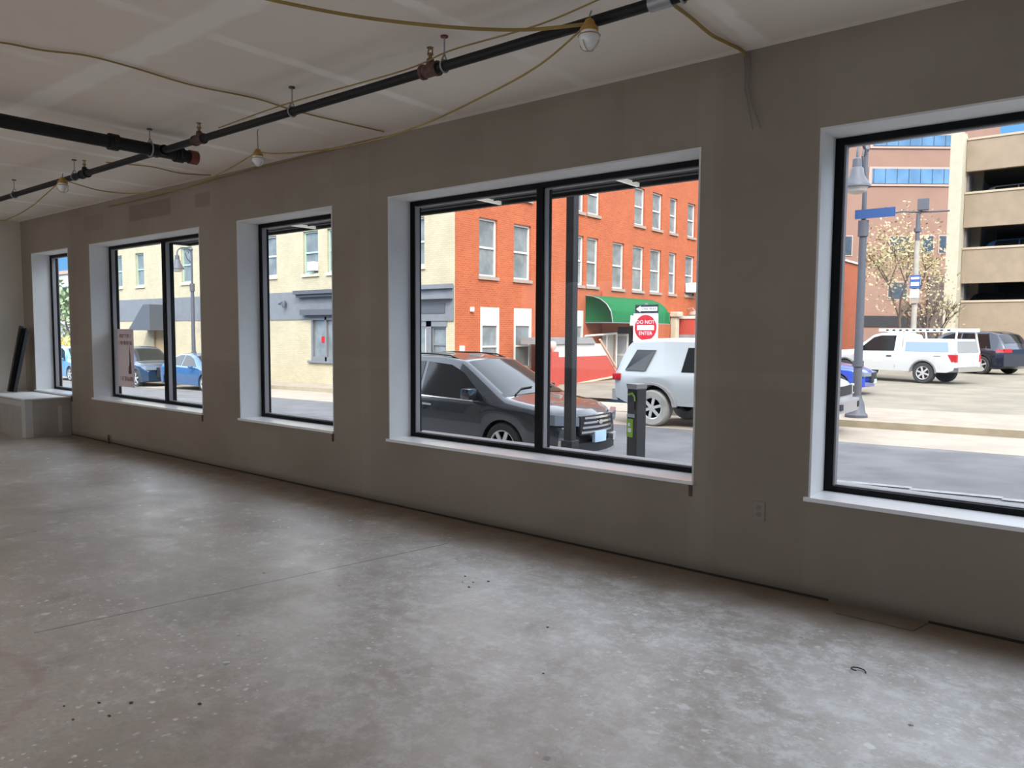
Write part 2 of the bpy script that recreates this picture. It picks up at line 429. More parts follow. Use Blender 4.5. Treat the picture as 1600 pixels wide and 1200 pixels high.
def room_things():
    # boxed plinth in the far corner
    t = thing('boxed_plinth', 'low boxed-in drywall plinth with white top in the far corner under the window', 'plinth', (-12.45, -.3, 0))
    X0, X1, Y0, Y1, H = -.75, .93, -.28, .295, .525
    MB().box(X0, X1, Y0, Y1, 0, H).build('box', M['plinth'], t)
    MB().box(X0, X1+.012, Y0-.012, Y1, H, H+.018, bev=.003).build('top', M['plinth_top'], t)
    mb = MB()
    mb.box(X1-.13, X1+.0025, Y0-.0025, Y0+.09, 0.01, H-.01); mb.box(X1, X1+.0025, Y1-.17, Y1-.12, .05, H-.1); mb.box(X0, X1-.13, Y0-.0025, Y0+.01, H-.09, H-.02)
    mb.build('taped_joint', M['plinth_mud'], t)
    # leaning black metal lengths
    t = thing('metal_trim_bundle', 'black metal frame lengths leaning upright in the far corner on the plinth', 'metal trim', (-12.9, -.33, .543))
    for k, (x, dx) in enumerate(((0, 0), (.058, .015), (.10, .0))):
        mb = MB()
        p0, p1 = Vector((x, .0+.02*k, 0)), Vector((x+dx-.02, .2+.02*k, .98-.03*k))
        d = (p1-p0)/2; c = (p0+p1)/2
        ax = Vector((.030 if k == 0 else .026, 0, 0)); ay = d.cross(Vector((1, 0, 0))).normalized()*.022
        mb.obox(c+Vector((0, 0, .012)), ax, ay, d)
        mb.build('metal_length', M['dark_plastic'] if k != 1 else M['frame'], t)

    # ---- sprinkler pipework
    PZ, PY = 2.968, -1.245
    main = thing('sprinkler_main', 'thick black sprinkler main pipe crossing the ceiling, ending in a red cap', 'pipe', (-6.24, 0, PZ))
    MB().cyl((0, -8.9, 0), (0, -.985, 0), .050, n=24).build('pipe', M['pipe'], main, True)
    MB().cyl((0, -1.0, 0), (0, -.93, 0), .058, n=24).cyl((0, -.93, 0), (0, -.915, 0), .05, .03, n=24).build('end_cap', M['redcap'], main, True)
    for y in (-1.62, -1.09):
        mb = MB(); mb.cyl((0, y-.035, 0), (0, y+.035, 0), .064, n=24)
        for s in (-1, 1): mb.cyl((s*.068, y, -.035), (s*.068, y, .035), .013, n=8)
        mb.build('coupling', M['pipe'], main, True)
    MB().cyl((-.075, PY, 0), (.075, PY, 0), .037, n=20).cyl((-.075, PY, 0), (-.05, PY, 0), .043, n=20).cyl((.05, PY, 0), (.075, PY, 0), .043, n=20).build('tee', M['pipe'], main, True)
    br = thing('sprinkler_branch', 'long thinner black sprinkler pipe running along the windows below the ceiling', 'pipe', (0, PY, PZ))
    MB().cyl((RX0+.02, 0, 0), (-6.318, 0, 0), .027, n=20).cyl((-6.162, 0, 0), (5.9, 0, 0), .027, n=20).build('pipe', M['pipe'], br, True)
    for x in (-3.10, -5.62, -7.72):
        mb = MB(); mb.cyl((x-.055, 0, 0), (x+.055, 0, 0), .036, n=20)
        mb.cyl((x-.065, 0, 0), (x-.045, 0, 0), .041, n=20); mb.cyl((x+.045, 0, 0), (x+.065, 0, 0), .041, n=20); mb.cyl((x, 0, .02), (x, 0, .062), .026, .02, n=16)
        f = mb.build('tee', M['rust'] if x != -7.72 else M['pipe'], br, True)
        mb = MB(); mb.cyl((x, 0, .06), (x, 0, .085), .011, n=10); mb.cyl((x, 0, .085), (x, 0, .093), .018, n=12)
        for s in (-1, 1): mb.tube([(x+s*.016, 0, .09), (x+s*.017, 0, .108), (x, 0, .124)], .004, 6)
        mb.cyl((x, 0, .122), (x, 0, .126), .02, n=12)
        mb.build('sprinkler_head', M['brass'], f, True)
    mb = MB(); mb.cyl((-1.71, 0, 0), (-1.60, 0, 0), .034, n=20); mb.build('coupling', M['galv'], br, True)
    def hanger(x, y, label, r, red=False):
        h = thing('pipe_hanger', label, 'pipe hanger', (x, y, PZ), 0, 'pipe hangers under the ceiling')
        MB().cyl((0, 0, r+.03), (0, 0, RZ-PZ-.006), .0045, n=8).build('rod', M['galv'], h, True)
        MB().cyl((0, 0, RZ-PZ-.008), (0, 0, RZ-PZ), .021, n=16).build('ceiling_plate', M['redcap'] if red else M['rust'], h, True)
        mb = MB(); pts = [(0, r*1.15*math.sin(a), r*1.15*math.cos(a)) for a in [2*PI*k/18 for k in range(19)]]
        if r > .04: pts = [(p[1], 0, p[2]) for p in pts]
        mb.tube(pts, .006, 6)
        for s in (-1, 1):
            e = (0, s*r*.9, r*.75) if r < .04 else (s*r*.9, 0, r*.75)
            mb.tube([e, (0, 0, r+.04)], .005, 6)
        mb.build('ring', M['galv'], h, True)
    hanger(-2.99, PY, 'rod hanger with red ceiling plate beside the middle tee of the thin pipe', .028, True)
    hanger(-4.41, PY, 'rod hanger on the thin pipe between the two hanging bulbs', .028)
    hanger(-7.95, PY, 'rod hanger on the thin pipe just above the farthest bulb', .028)
    hanger(-9.55, PY, 'rod hanger on the thin pipe at the left edge of the photo', .028)
    hanger(-1.55, PY, 'rod hanger on the thin pipe at the top edge, past the nearest bulb', .028)
    hanger(-6.24, -1.33, 'rod hanger clamped round the thick main near its red cap', .05)

    # ---- temporary string lights
    def bulb(x, y, z, hook, label):
        b = thing('hanging_bulb', label, 'light bulb', (x, y, z), 0, 'temporary bulbs on the yellow cord')
        MB().lathe([(.0001, -.052), (.022, -.047), (.040, -.032), (.050, -.008), (.050, .01), (.043, .03), (.03, .043)], n=20).build('globe', M['globe'], b, True)
        MB().lathe([(.03, .035), (.042, .03), (.044, .045), (.028, .066), (.02, .085), (.012, .09)], n=20).build('socket', M['socket'], b, True)
        mb = MB()
        for a in (0, PI/2):
            mb.tube([(.055*math.sin(q)*math.cos(a), .055*math.sin(q)*math.sin(a), -.058*math.cos(q)+.002) for q in [(-.8*PI/2-.0)+k*(1.6*PI/2)/10 for k in range(11)]], .0017, 5)
        mb.lathe([(.052, .012), (.054, .014), (.052, .016)], n=18)
        mb.build('cage', M['cagewire'], b, True)
        mb = MB(); mb.tube([(0, 0, .088), (.004, 0, .10), (.0, 0, hook-.02), (.012, 0, hook)], .0035, 6)
        mb.build('hook', M['wire'], b, True)
        return b
    B1, B2, B3 = (-1.985, -1.32, 2.86), (-5.55, -.78, 2.885), (-8.0, -1.335, 2.865)
    bulb(*B1, .125, 'white globe bulb with amber socket under the pipe, nearest of the three hanging bulbs')
    bulb(*B2, RZ-B2[2], 'white globe bulb on a short ceiling hook, middle of the three hanging bulbs')
    bulb(*B3, .125, 'small white globe bulb below the thin pipe, farthest of the three hanging bulbs')
    def cord(pts, r, label, m='cord', name='light_cord'):
        # smooth the polyline
        P = [Vector(p) for p in pts]; out = []
        for i in range(len(P)-1):
            p0, p1, p2, p3 = P[max(i-1, 0)], P[i], P[i+1], P[min(i+2, len(P)-1)]
            for k in range(8):
                u = k/8
                out.append(.5*((2*p1)+(p2-p0)*u+(2*p0-5*p1+4*p2-p3)*u*u+(3*p1-p0-3*p2+p3)*u**3))
        out.append(P[-1])
        return tag(MB().tube(out, r, 6).build(name, M[m], None, True), label, 'cord')
    t1 = Vector((B1[0]-.01, B1[1], B1[2]+.07)); t2 = Vector((B2[0], B2[1], B2[2]+.07)); t3 = Vector((B3[0], B3[1], B3[2]+.07))
    CORDS(cord, t1, t2, t3, PY, PZ)
    # loose wires hanging from the ceiling corner
    t = thing('loose_wires', 'thin grey wires hanging loose down the wall from the ceiling corner', 'wires', (-1.755, -.022, RZ-.03))
    for k, (dx, ex, ez) in enumerate(((0, .055, -.43), (.012, .10, -.43), (-.015, .015, -.22))):
        MB().tube([(dx, 0, .02), (dx+.01, -.004, -.07), (dx-.004+.01*k, -.006, -.17), (dx*.5+ex*.3, -.008, -.26 if k < 2 else -.2), (ex, -.012, ez)], .0035, 6).build('wire', M['wire'], t, True)
    # outlet plate
    t = thing('outlet_plate', 'wall-coloured electrical outlet plate between the two near windows', 'outlet', (-1.61, 0, .45))
    MB().box(-.036, .036, -.006, 0, -.058, .058, bev=.003).build('plate', M['plate'], t)
    for z in (-.02, .02): MB().lathe([(.0165, -.001), (.0165, .0)], (0, -.0062, z), 'y', 16).build('receptacle', M['wire'], t)
    # small open pipe stub by the wall foot
    tag(MB().cyl((-10.28, -.03, 0), (-10.28, -.03, .11), .011, n=10).build('pipe_stub', M['rust'], None, True), 'short rusty pipe stub standing at the foot of the far wall', 'pipe')
    # poster fixed inside the pane
    t = NT('poster_paper'); t.n.remove(t.p); df = t.new('ShaderNodeBsdfDiffuse'); tl = t.new('ShaderNodeBsdfTranslucent'); mx = t.new('ShaderNodeMixShader')
    df.inputs[0].default_value = (.64, .56, .545, 1); tl.inputs[0].default_value = (.64, .56, .545, 1); mx.inputs[0].default_value = .5
    t.link(df.outputs[0], mx.inputs[1]); t.link(tl.outputs[0], mx.inputs[2]); t.link(mx.outputs[0], t.n['Material Output'].inputs['Surface']); M['poster'] = t.m
    p = tag(MB().box(-10.66, -10.20, .2880, .2935, .72, 1.50).build('window_poster', M['poster']),
            'tall pinkish paper poster with reversed red lettering in the double far window', 'poster')
    mr = mat('poster_red_ink', (.25, .07, .06), .7); mb = MB(); rr = random.Random(4)
    for z0, h, x0, x1 in ((1.385, .05, -10.6, -10.25), (1.29, .05, -10.62, -10.25), (.80, .06, -10.6, -10.24)):
        x = x0
        while x < x1:
            w = rr.uniform(.018, .034); mb.box(x, x+.010, .2872, .288, z0, z0+h)
            if rr.random() < .7: mb.box(x, x+w, .2872, .288, z0+h*rr.choice((0, .42, .82)), z0+h*rr.choice((0, .42, .82))+.010)
            if rr.random() < .5: mb.box(x+w-.008, x+w, .2872, .288, z0, z0+h)
            x += w+.014
    mb.build('lettering', mr, p)
    mb = MB(); mb.prism([(-10.36, .9), (-10.27, .9), (-10.275, 1.05), (-10.29, 1.06), (-10.292, 1.16), (-10.31, 1.27), (-10.325, 1.15), (-10.33, 1.02), (-10.355, 1.0)], lambda u, v, w: (u, w, v), .2872, .288)
    mb.build('printed_tower', mat('poster_brown_ink', (.10, .07, .065), .7), p)
    # debris
    rr = random.Random(11); md = [mat('debris_dark', (.12, .10, .085), .9), mat('debris_pale', (.62, .60, .57), .8)]
    spots = [(-2.19, -1.32, 0), (-2.94, -1.05, 0), (-2.99, -1.09, 0), (-2.9, -1.13, 0), (-3.05, -1.0, 0), (-2.88, -.98, 0), (-4.05, -1.75, 1), (-3.5, -1.6, 1),
             (-3.02, -3.02, 0), (-3.12, -3.1, 0), (-3.2, -3.2, 0), (-2.98, -3.12, 0), (-3.06, -3.22, 0), (-2.80, -2.85, 0), (-3.05, -3.5, 0), (-3.15, -3.45, 0), (-1.5, -.75, 1), (-.55, -1.2, 1), (-1.9, -1.75, 0), (-1.15, -.62, 1)]
    for x, y, k in spots:
        mb = MB(); s = rr.uniform(.004, .008)
        bmesh.ops.create_icosphere(mb.b, subdivisions=1, radius=s)
        for v in mb.b.verts: v.co = Vector((v.co.x*rr.uniform(1, 2), v.co.y*rr.uniform(.8, 1.5), max(v.co.z*.6, -s*.3)))
        mb_o = mb.build('plaster_chip' if k else 'dark_chip', md[k], None, False, (x, y, s*.3)); mb_o['kind'] = 'thing'
        tag(mb_o, 'tiny dark chip of debris on the concrete floor' if k == 0 else 'tiny pale plaster chip on the concrete floor', 'chip', 'dark debris chips' if k == 0 else 'pale plaster chips')
    tag(MB().tube([(-.83+.03*math.cos(a), -.84+.026*math.sin(a), .004+.002*a) for a in [k*.42 for k in range(12)]], .0028, 6).build('wire_ring', M['dark_plastic'], None, True),
        'small curl of dark wire lying on the floor below the right window', 'wire')
# ------------------------------------------------------------------ vehicles
def pl(pts, x):
    if x <= pts[0][0]: return pts[0][1]
    for (a, b), (c, d) in zip(pts, pts[1:]):
        if x <= c: return b+(d-b)*(x-a)/(c-a) if c > a else d
    return pts[-1][1]
def sm(pts, x, w=.06):
    """polyline with softened corners"""
    return sum(pl(pts, x+w*k)*q for k, q in ((-1, .2), (-.5, .2), (0, .2), (.5, .2), (1, .2)))

class Car:
    """x forward from the rear bumper, y to the left, z up from the ground"""
    def __init__(s, name, label, cat, loc, rz, paint, L, top, belt, half, wheels, rw, zb=.24, tumble=.26, bow=.14, bowr=.08, group=None, scale=1, soft=.05, arch=1.14, hmax=None, under=.2):
        s.root = thing(name, label, cat, loc, rz, group, scale)
        s.L, s.top, s.belt, s.half, s.wheels, s.rw, s.zb, s.tumble, s.bow, s.bowr, s.soft, s.paint = L, top, belt, half, wheels, rw, zb, tumble, bow, bowr, soft, paint
        s.arch = arch; s.hmax = hmax or max(z for _, z in top)-pl(belt, L*.45); s.under = under
        s.W = max(w for _, w in half)
    def zt(s, x): return max(sm(s.top, x, s.soft), s.zbelt(x)+.012)
    def zbelt(s, x): return sm(s.belt, x, .08)
    def w(s, x): return sm(s.half, x, .05)
    def wt(s, x): return s.w(x)*.965*(1-s.tumble*min(1.1, max(0, s.zt(x)-s.zbelt(x))/s.hmax))
    def bot(s, x):
        z = s.zb
        if x < .35: z += .12*(1-x/.35)
        if x > s.L-.35: z += .06*(1-(s.L-x)/.35)
        for wx in s.wheels:
            r = s.rw*s.arch; d = abs(x-wx)
            if d < r: z = max(z, s.rw+math.sqrt(r*r-d*d)*.97)
        return z
    def shift(s, x, y):
        k = (y/s.W)**2
        f = max(0, min(1, (x-(s.L-.6))/.6)); r = max(0, min(1, (.5-x)/.5))
        return x - s.bow*k*f + s.bowr*k*r
    def side(s, x, z):
        zb, ze = s.zbelt(x), max(s.zt(x)-.05, s.zbelt(x)+.01)
        if z <= zb: return s.w(x)*(.985+.015*(zb-z)/max(.1, zb-.5))
        u = min(1.05, (z-zb)/(ze-zb)); return s.w(x)*.965*(1-u)+s.wt(x)*u
    def ztop(s, x, y):
        a, w = abs(y), s.wt(x); zt = s.zt(x)
        if a <= .86*w: return zt+.018-.028*(a/(.86*w))**2
        return zt-.01-.04*(a-.86*w)/(.14*w)
    def body(s, name='body'):
        xs = {0, s.L, *[.012*k*k for k in range(1, 5)], *[s.L-.012*k*k for k in range(1, 5)]}
        n = int(s.L/.09)
        xs |= {s.L*i/n for i in range(n+1)}
        for wx in s.wheels:
            r = s.rw*s.arch
            xs |= {wx+r*math.cos(PI*k/14) for k in range(15)}
            xs |= {wx-r-.004, wx+r+.004}
        xs |= {x for x, _ in s.top if 0 < x < s.L}
        xs = sorted(x for x in xs if 0 <= x <= s.L)
        cl = []
        for x in xs:
            if not cl or x-cl[-1] > .006: cl.append(x)
        mb = MB(); rings = []
        for x in cl:
            w, zb, ze, zt, wt = s.w(x), s.bot(x), s.zbelt(x), s.zt(x), s.wt(x)
            zm = max(zb+.03, (zb+ze)/2+.02)
            half = [(0, zb), (w*.80, zb), (w*.975, zb+.005), (w, max(zb+.02, min(zm, ze-.06))), (w*.992, max(zb+.03, ze-.05)), (w*.965, ze), (wt, max(zt-.05, ze+.004)), (wt*.95, max(zt-.022, ze+.006)), (wt*.86, max(zt-.01, ze+.008)), (wt*.45, zt+.011), (0, zt+.018)]
            ring = [(y, z) for y, z in half]+[(-y, z) for y, z in reversed(half[1:-1])]
            rings.append([mb.b.verts.new((s.shift(x, y), y, z)) for y, z in ring])
        for a, b in zip(rings, rings[1:]):
            m = len(a)
            for k in range(m):
                mb.b.faces.new((a[k], a[(k+1) % m], b[(k+1) % m], b[k]))
        mb.b.faces.new(list(reversed(rings[0]))); mb.b.faces.new(rings[-1])
        return mb.build(name, s.paint, s.root, True)
    def side_panel(s, name, poly, m, parent=None, off=.006, sides=(-1, 1), deep=.03):
        """window or trim laid on the flank; poly in (x,z)"""
        for sg in sides:
            mb = MB(); mb.prism(poly, lambda u, v, t: (s.shift(u, s.side(u, v)), sg*(s.side(u, v)+t), v), off-deep, off)
            mb.build(name, m, parent or s.root)
    def top_panel(s, name, x0, x1, k, m, parent=None, off=.006, n=8, x1e=None):
        mb = MB()
        def f(u, v):
            q = -1+2*v; xa, xb = x0, x1
            x = xa+(xb-xa)*u; y = q*k*s.wt(x)
            return (s.shift(x, y), y, s.ztop(x, y)+off)
        mb.grid(f, n, 10); return mb.build(name, m, parent or s.root, True)
    def nose(s, name, y0, y1, z0, z1, m, parent=None, off=.012, back=False, mirror=False, z0b=None, z1b=None, depth=.05, lean=0):
        """panel on the front (or rear) face"""
        for sg in ((1, -1) if mirror else (1,)):
            mb = MB()
            def f(u, v, o):
                y = y0+(y1-y0)*u; a = z0+((z0b if z0b is not None else z0)-z0)*u; b = z1+((z1b if z1b is not None else z1)-z1)*u
                z = a+(b-a)*v; k = (y/s.W)**2
                x = (-s.bowr*-k - o - lean*v*-1) if back else (s.L-s.bow*k+o-lean*v)
                return (x, sg*y, z)
            N = 6; fr = [[mb.b.verts.new(f(i/N, j, off)) for j in (0, 1)] for i in range(N+1)]
            bk = [[mb.b.verts.new(f(i/N, j, off-depth)) for j in (0, 1)] for i in range(N+1)]
            for i in range(N):
                mb.b.faces.new((fr[i][0], fr[i+1][0], fr[i+1][1], fr[i][1]))
                for j in (0, 1): mb.b.faces.new((fr[i][j], fr[i+1][j], bk[i+1][j], bk[i][j]))
            for i in (0, N): mb.b.faces.new((fr[i][0], fr[i][1], bk[i][1], bk[i][0]))
            o = mb.build(name, m, parent or s.root)
        return o
    def put_wheels(s, rim, width=.23, spokes=5, inset=.03, rimr=.68):
        for wx in s.wheels:
            for sg in (-1, 1):
                yo = sg*(s.w(wx)-inset); r = s.rw
                mb = MB(); h = width
                mb.lathe([(r*rimr, 0), (r*.90, -.004), (r*.97, .02), (r, .05), (r, h-.05), (r*.97, h-.02), (r*.9, h), (r*.5, h)], (wx, 0, r), 'y', 36, caps=False)
                for v in mb.b.verts: v.co.y = yo - sg*v.co.y
                t = mb.build('wheel', M['tyre'], s.root, True)
                mb = MB(); rr = r*rimr
                mb.lathe([(rr, .0), (rr*.93, .006), (rr*.9, .03)], (wx, 0, r), 'y', 32, caps=False)
                mb.lathe([(.0001, -.004), (rr*.22, -.002), (rr*.25, .02)], (wx, 0, r), 'y', 16, caps=False)
                for k in range(spokes):
                    a = 2*PI*k/spokes+.3; c, q = math.cos(a), math.sin(a)
                    mb.obox((wx+c*rr*.56, .012, r+q*rr*.56), (c*rr*.38, 0, q*rr*.38), (0, .012, 0), (-q*rr*.13, 0, c*rr*.13))
                for v in mb.b.verts: v.co.y = yo - sg*v.co.y
                mb.build('rim', rim, t, False)
                mb = MB(); mb.lathe([(.0001, .04), (rr, .04)], (wx, 0, r), 'y', 28)
                for v in mb.b.verts: v.co.y = yo - sg*v.co.y
                mb.build('brake_disc', M['dark_plastic'], t)
    def wells(s):
        for wx in s.wheels:
            for sg in (-1, 1):
                r = s.rw*s.arch*.985; w = s.w(wx); mb = MB()
                mb.prism([(wx+r*math.cos(PI*k/16), s.rw+r*.97*math.sin(PI*k/16)) for k in range(17)]+[(wx-r, s.zb+.02), (wx+r, s.zb+.02)], lambda u, v, t: (u, sg*t, v), w-.30, w-.31)
                mb.build('wheel_well', M['black_rubber'], s.root)
    def mirror(s, x, z, m, sz=(.11, .10, .085)):
        for sg in (-1, 1):
            y = s.side(x, z); mb = MB()
            mb.box(x-sz[0], x+sz[0]*.7, sg*(y+.05), sg*(y+.05+2*sz[1]), z-.03, z-.03+2*sz[2], bev=.035)
            mb.box(x-.03, x+.04, sg*(y-.03), sg*(y+.08), z-.03, z+.02)
            mb.build('wing_mirror', m, s.root, True)

def vehicle_materials():
    M['tyre'] = mat('tyre_rubber', (.035, .034, .033), .8)
    M['tyre_dusty'] = mat('dusty_tyre_rubber', (.30, .29, .275), .9, var=.15)
    M['black_rubber'] = mat('black_rubber_trim', (.012, .012, .013), .6)
    M['alloy'] = mat('alloy_wheel', (.62, .61, .60), .35, metal=.5)
    M['chrome'] = mat('chrome', (.78, .78, .79), .12, metal=1)
    M['car_glass'] = mat('car_window_glass', (.010, .012, .013), .06, spec=.4)
    M['head_lamp'] = mat('headlamp_lens', (.16, .18, .21), .15, coat=.5)
    M['tail_lamp'] = mat('tail_lamp_lens', (.38, .008, .012), .35)
    M['plate_blue'] = mat('licence_plate', (.50, .66, .78), .4, var=.1)
    M['paint_dark'] = mat('dark_charcoal_car_paint', (.014, .018, .024), .25, metal=.25, coat=1.0)
    M['paint_navy'] = mat('navy_car_paint', (.012, .016, .03), .25, metal=.3, coat=1.0)
    M['paint_blue'] = mat('bright_blue_car_paint', (.02, .06, .42), .25, metal=.2, coat=1.0)
    M['paint_steel'] = mat('steel_blue_car_paint', (.05, .13, .28), .25, metal=.4, coat=1.0)
    M['paint_silver'] = mat('silver_car_paint', (.40, .415, .42), .4, metal=.2, coat=.3)
    M['paint_white'] = mat('white_car_paint', (.52, .52, .505), .4, coat=.3)
    M['paint_ink'] = mat('ink_blue_car_paint', (.022, .045, .085), .25, metal=.3, coat=1.0)
    M['paint_sky'] = mat('light_blue_car_paint', (.14, .33, .50), .3, metal=.3, coat=1.0)

def near_suv():
    L = 4.9
    top = [(0, .95), (.10, 1.12), (.55, 1.55), (.9, 1.655), (1.6, 1.69), (2.3, 1.685), (2.75, 1.62), (3.05, 1.46), (3.72, 1.09), (3.9, 1.055), (4.4, .985), (4.72, .90), (4.86, .78), (4.9, .66)]
    belt = [(0, .92), (.5, 1.04), (2.0, 1.0), (3.6, .965), (4.3, .90), (4.7, .80), (4.9, .62)]
    half = [(0, .80), (.25, .90), (.7, .94), (3.9, .945), (4.5, .925), (4.75, .86), (4.86, .80), (4.9, .74)]
    c = Car('parked_suv', 'dark charcoal SUV with chrome grille parked along the near kerb behind the slim post', 'car', (-6.03-L, 5.22, -.575), 0, M['paint_dark'], L, top, belt, half, (.98, 3.78), .355, zb=.26, bow=.30, tumble=.27)
    c.body(); c.wells(); c.put_wheels(M['alloy'], spokes=7)
    g = M['car_glass']
    c.side_panel('side_window', [(2.02, 1.04), (3.42, 1.005), (3.32, 1.10), (2.86, 1.42), (2.55, 1.535), (2.02, 1.575)], g)
    c.side_panel('side_window', [(1.02, 1.07), (1.95, 1.043), (1.95, 1.578), (1.12, 1.57)], g)
    c.side_panel('side_window', [(.52, 1.10), (.95, 1.07), (1.04, 1.565), (.80, 1.53)], g)
    c.side_panel('window_trim', [(.5, 1.055), (3.5, .985), (3.5, 1.0), (.5, 1.072)], M['chrome'], off=.010)
    c.top_panel('windscreen', 2.80, 3.74, .90, g)
    c.top_panel('rear_window', .12, .52, .85, g)
    for sg in (-1, 1):
        MB().tube([(x, sg*k, c.ztop(x, k)+dz) for x, k, dz in ((.75, .60, -.01), (.95, .60, .028), (1.4, .60, .035), (1.9, .60, .035), (2.4, .60, .03), (2.62, .59, -.01))], .013, 8).build('roof_rail', M['black_rubber'], c.root, True)
    c.mirror(3.22, 1.06, M['paint_dark'])
    for x in (2.12, 1.12): c.side_panel('door_handle', [(x, .885), (x+.20, .88), (x+.20, .91), (x, .915)], M['chrome'], off=.03)
    c.side_panel('sill_trim', [(1.45, .30), (3.3, .30), (3.3, .42), (1.45, .42)], M['black_rubber'], off=.008)
    gr = c.nose('grille', -.42, .42, .56, .84, M['black_rubber'], off=.02)
    for k in range(4):
        z = .585+k*.07; c.nose('bar', -.41+.02*k, .41-.02*k, z, z+.032, M['chrome'], gr, off=.035, depth=.02)
    mb = MB(); mb.lathe([(.0001, .0), (.055, .0), (.055, .02), (.0001, .02)], (L+.03, 0, .74), 'x', 20)
    for v in mb.b.verts: v.co.z = .74+(v.co.z-.74)*.6
    mb.build('badge', M['chrome'], gr)
    c.nose('headlamp', .46, .84, .70, .83, M['head_lamp'], off=.035, mirror=True, z0b=.73, z1b=.88, depth=.1)
    c.nose('bumper_intake', -.60, .60, .30, .44, M['black_rubber'], off=.03)
    c.nose('fog_lamp', .50, .76, .40, .50, M['alloy'], off=.045, mirror=True, depth=.1)
    c.nose('bumper_lip', -.7, .7, .245, .30, M['outer_frame'], off=.03)
    c.nose('licence_plate', -.155, .155, .44, .60, M['plate_blue'], off=.055)
    c.side_panel('tail_lamp', [(.05, .85), (.4, .9), (.35, 1.0), (.05, 1.0)], M['tail_lamp'], off=.01)
    # wipers on the glass
    mb = MB()
    for y0, y1 in ((-.55, .05), (.0, .6)):
        mb.tube([(3.74, y0, c.ztop(3.74, y0)+.02), (3.62, (y0+y1)/2, c.ztop(3.62, (y0+y1)/2)+.022), (3.60, y1, c.ztop(3.60, y1)+.02)], .010, 6)
    mb.build('wiper', M['black_rubber'], c.root)

def offroad_suv():
    L = 4.55
    top = [(0, 1.12), (.03, 1.20), (.30, 1.72), (.42, 1.80), (1.2, 1.83), (2.3, 1.82), (2.52, 1.76), (2.95, 1.22), (3.1, 1.19), (4.2, 1.12), (4.45, 1.05), (4.55, .95)]
    belt = [(0, 1.10), (2.9, 1.12), (4.2, 1.06), (4.55, .92)]
    half = [(0, .86), (.15, .93), (.5, .95), (4.1, .95), (4.4, .90), (4.55, .84)]
    X = -8.02
    c = Car('offroad_suv', 'silver boxy off-road SUV with white roof on the far side of the street', 'car', (X-.98*1.05, 11.55, -.585), 0, M['paint_silver'], L, top, belt, half, (.98, 3.67), .385, zb=.46, bow=.10, bowr=.05, tumble=.16, scale=1.06, soft=.04, arch=1.30)
    c.body(); c.wells()
    tyre = M['tyre']; M['tyre'] = M['tyre_dusty']; c.put_wheels(M['alloy'], width=.27, spokes=6, rimr=.60, inset=.0); M['tyre'] = tyre
    g = M['car_glass']
    c.side_panel('side_window', [(.30, 1.16), (.80, 1.16), (1.00, 1.60), (.56, 1.60)], g, off=.03, deep=.06)
    c.side_panel('side_window', [(1.62, 1.16), (2.88, 1.16), (2.50, 1.66), (1.72, 1.66)], g)
    c.top_panel('windscreen', 2.50, 2.96, .9, g)
    c.top_panel('roof_panel', .36, 2.48, .97, M['paint_white'], off=.012)
    c.nose('rear_window', -.6, .6, 1.2, 1.6, g, back=True, lean=.22, off=.005)
    for sg in (-1, 1): MB().box(.015, .22, sg*.76, sg*.955, .94, 1.09, bev=.03).build('tail_lamp', M['tail_lamp'], c.root, True)
    for wx in c.wheels:
        for sg in (-1, 1):
            r0, r1 = .385*1.28, .385*1.42; mb = MB(); N = 10
            poly = [(wx+r0*math.cos(.1+(PI-.2)*k/N), .385+r0*math.sin(.1+(PI-.2)*k/N)) for k in range(N+1)]+[(wx+r1*1.04*math.cos(.1+(PI-.2)*k/N), .385+r1*.98*math.sin(.1+(PI-.2)*k/N)) for k in range(N, -1, -1)]
            mb.prism(poly, lambda u, v, t: (u, sg*t, v), .88, .985)
            mb.build('wheel_flare', M['outer_frame'], c.root)
    c.mirror(2.75, 1.2, M['black_rubber'])
    c.nose('bumper', -.8, .8, .50, .72, M['outer_frame'], off=.13, depth=.2)
    c.nose('rear_bumper', -.85, .85, .50, .74, M['outer_frame'], off=.08, back=True, depth=.15)
    c.nose('grille', -.55, .55, .80, .98, M['black_rubber'], off=.015)
    c.nose('headlamp', .55, .82, .80, .99, M['paint_white'], off=.03, mirror=True)
    c.nose('lamp_lens', .60, .76, .835, .955, M['black_rubber'], off=.042, mirror=True)
    c.nose('fog_lamp', .5, .64, .56, .67, M['black_rubber'], off=.15, mirror=True)
    # spare wheel on the tailgate
    MB().lathe([(.20, -.22), (.36, -.20), (.385, -.10), (.36, -.0), (.1, .0)], (0, -.1, .95), 'x', 28).build('spare_wheel', M['tyre'], c.root, True)

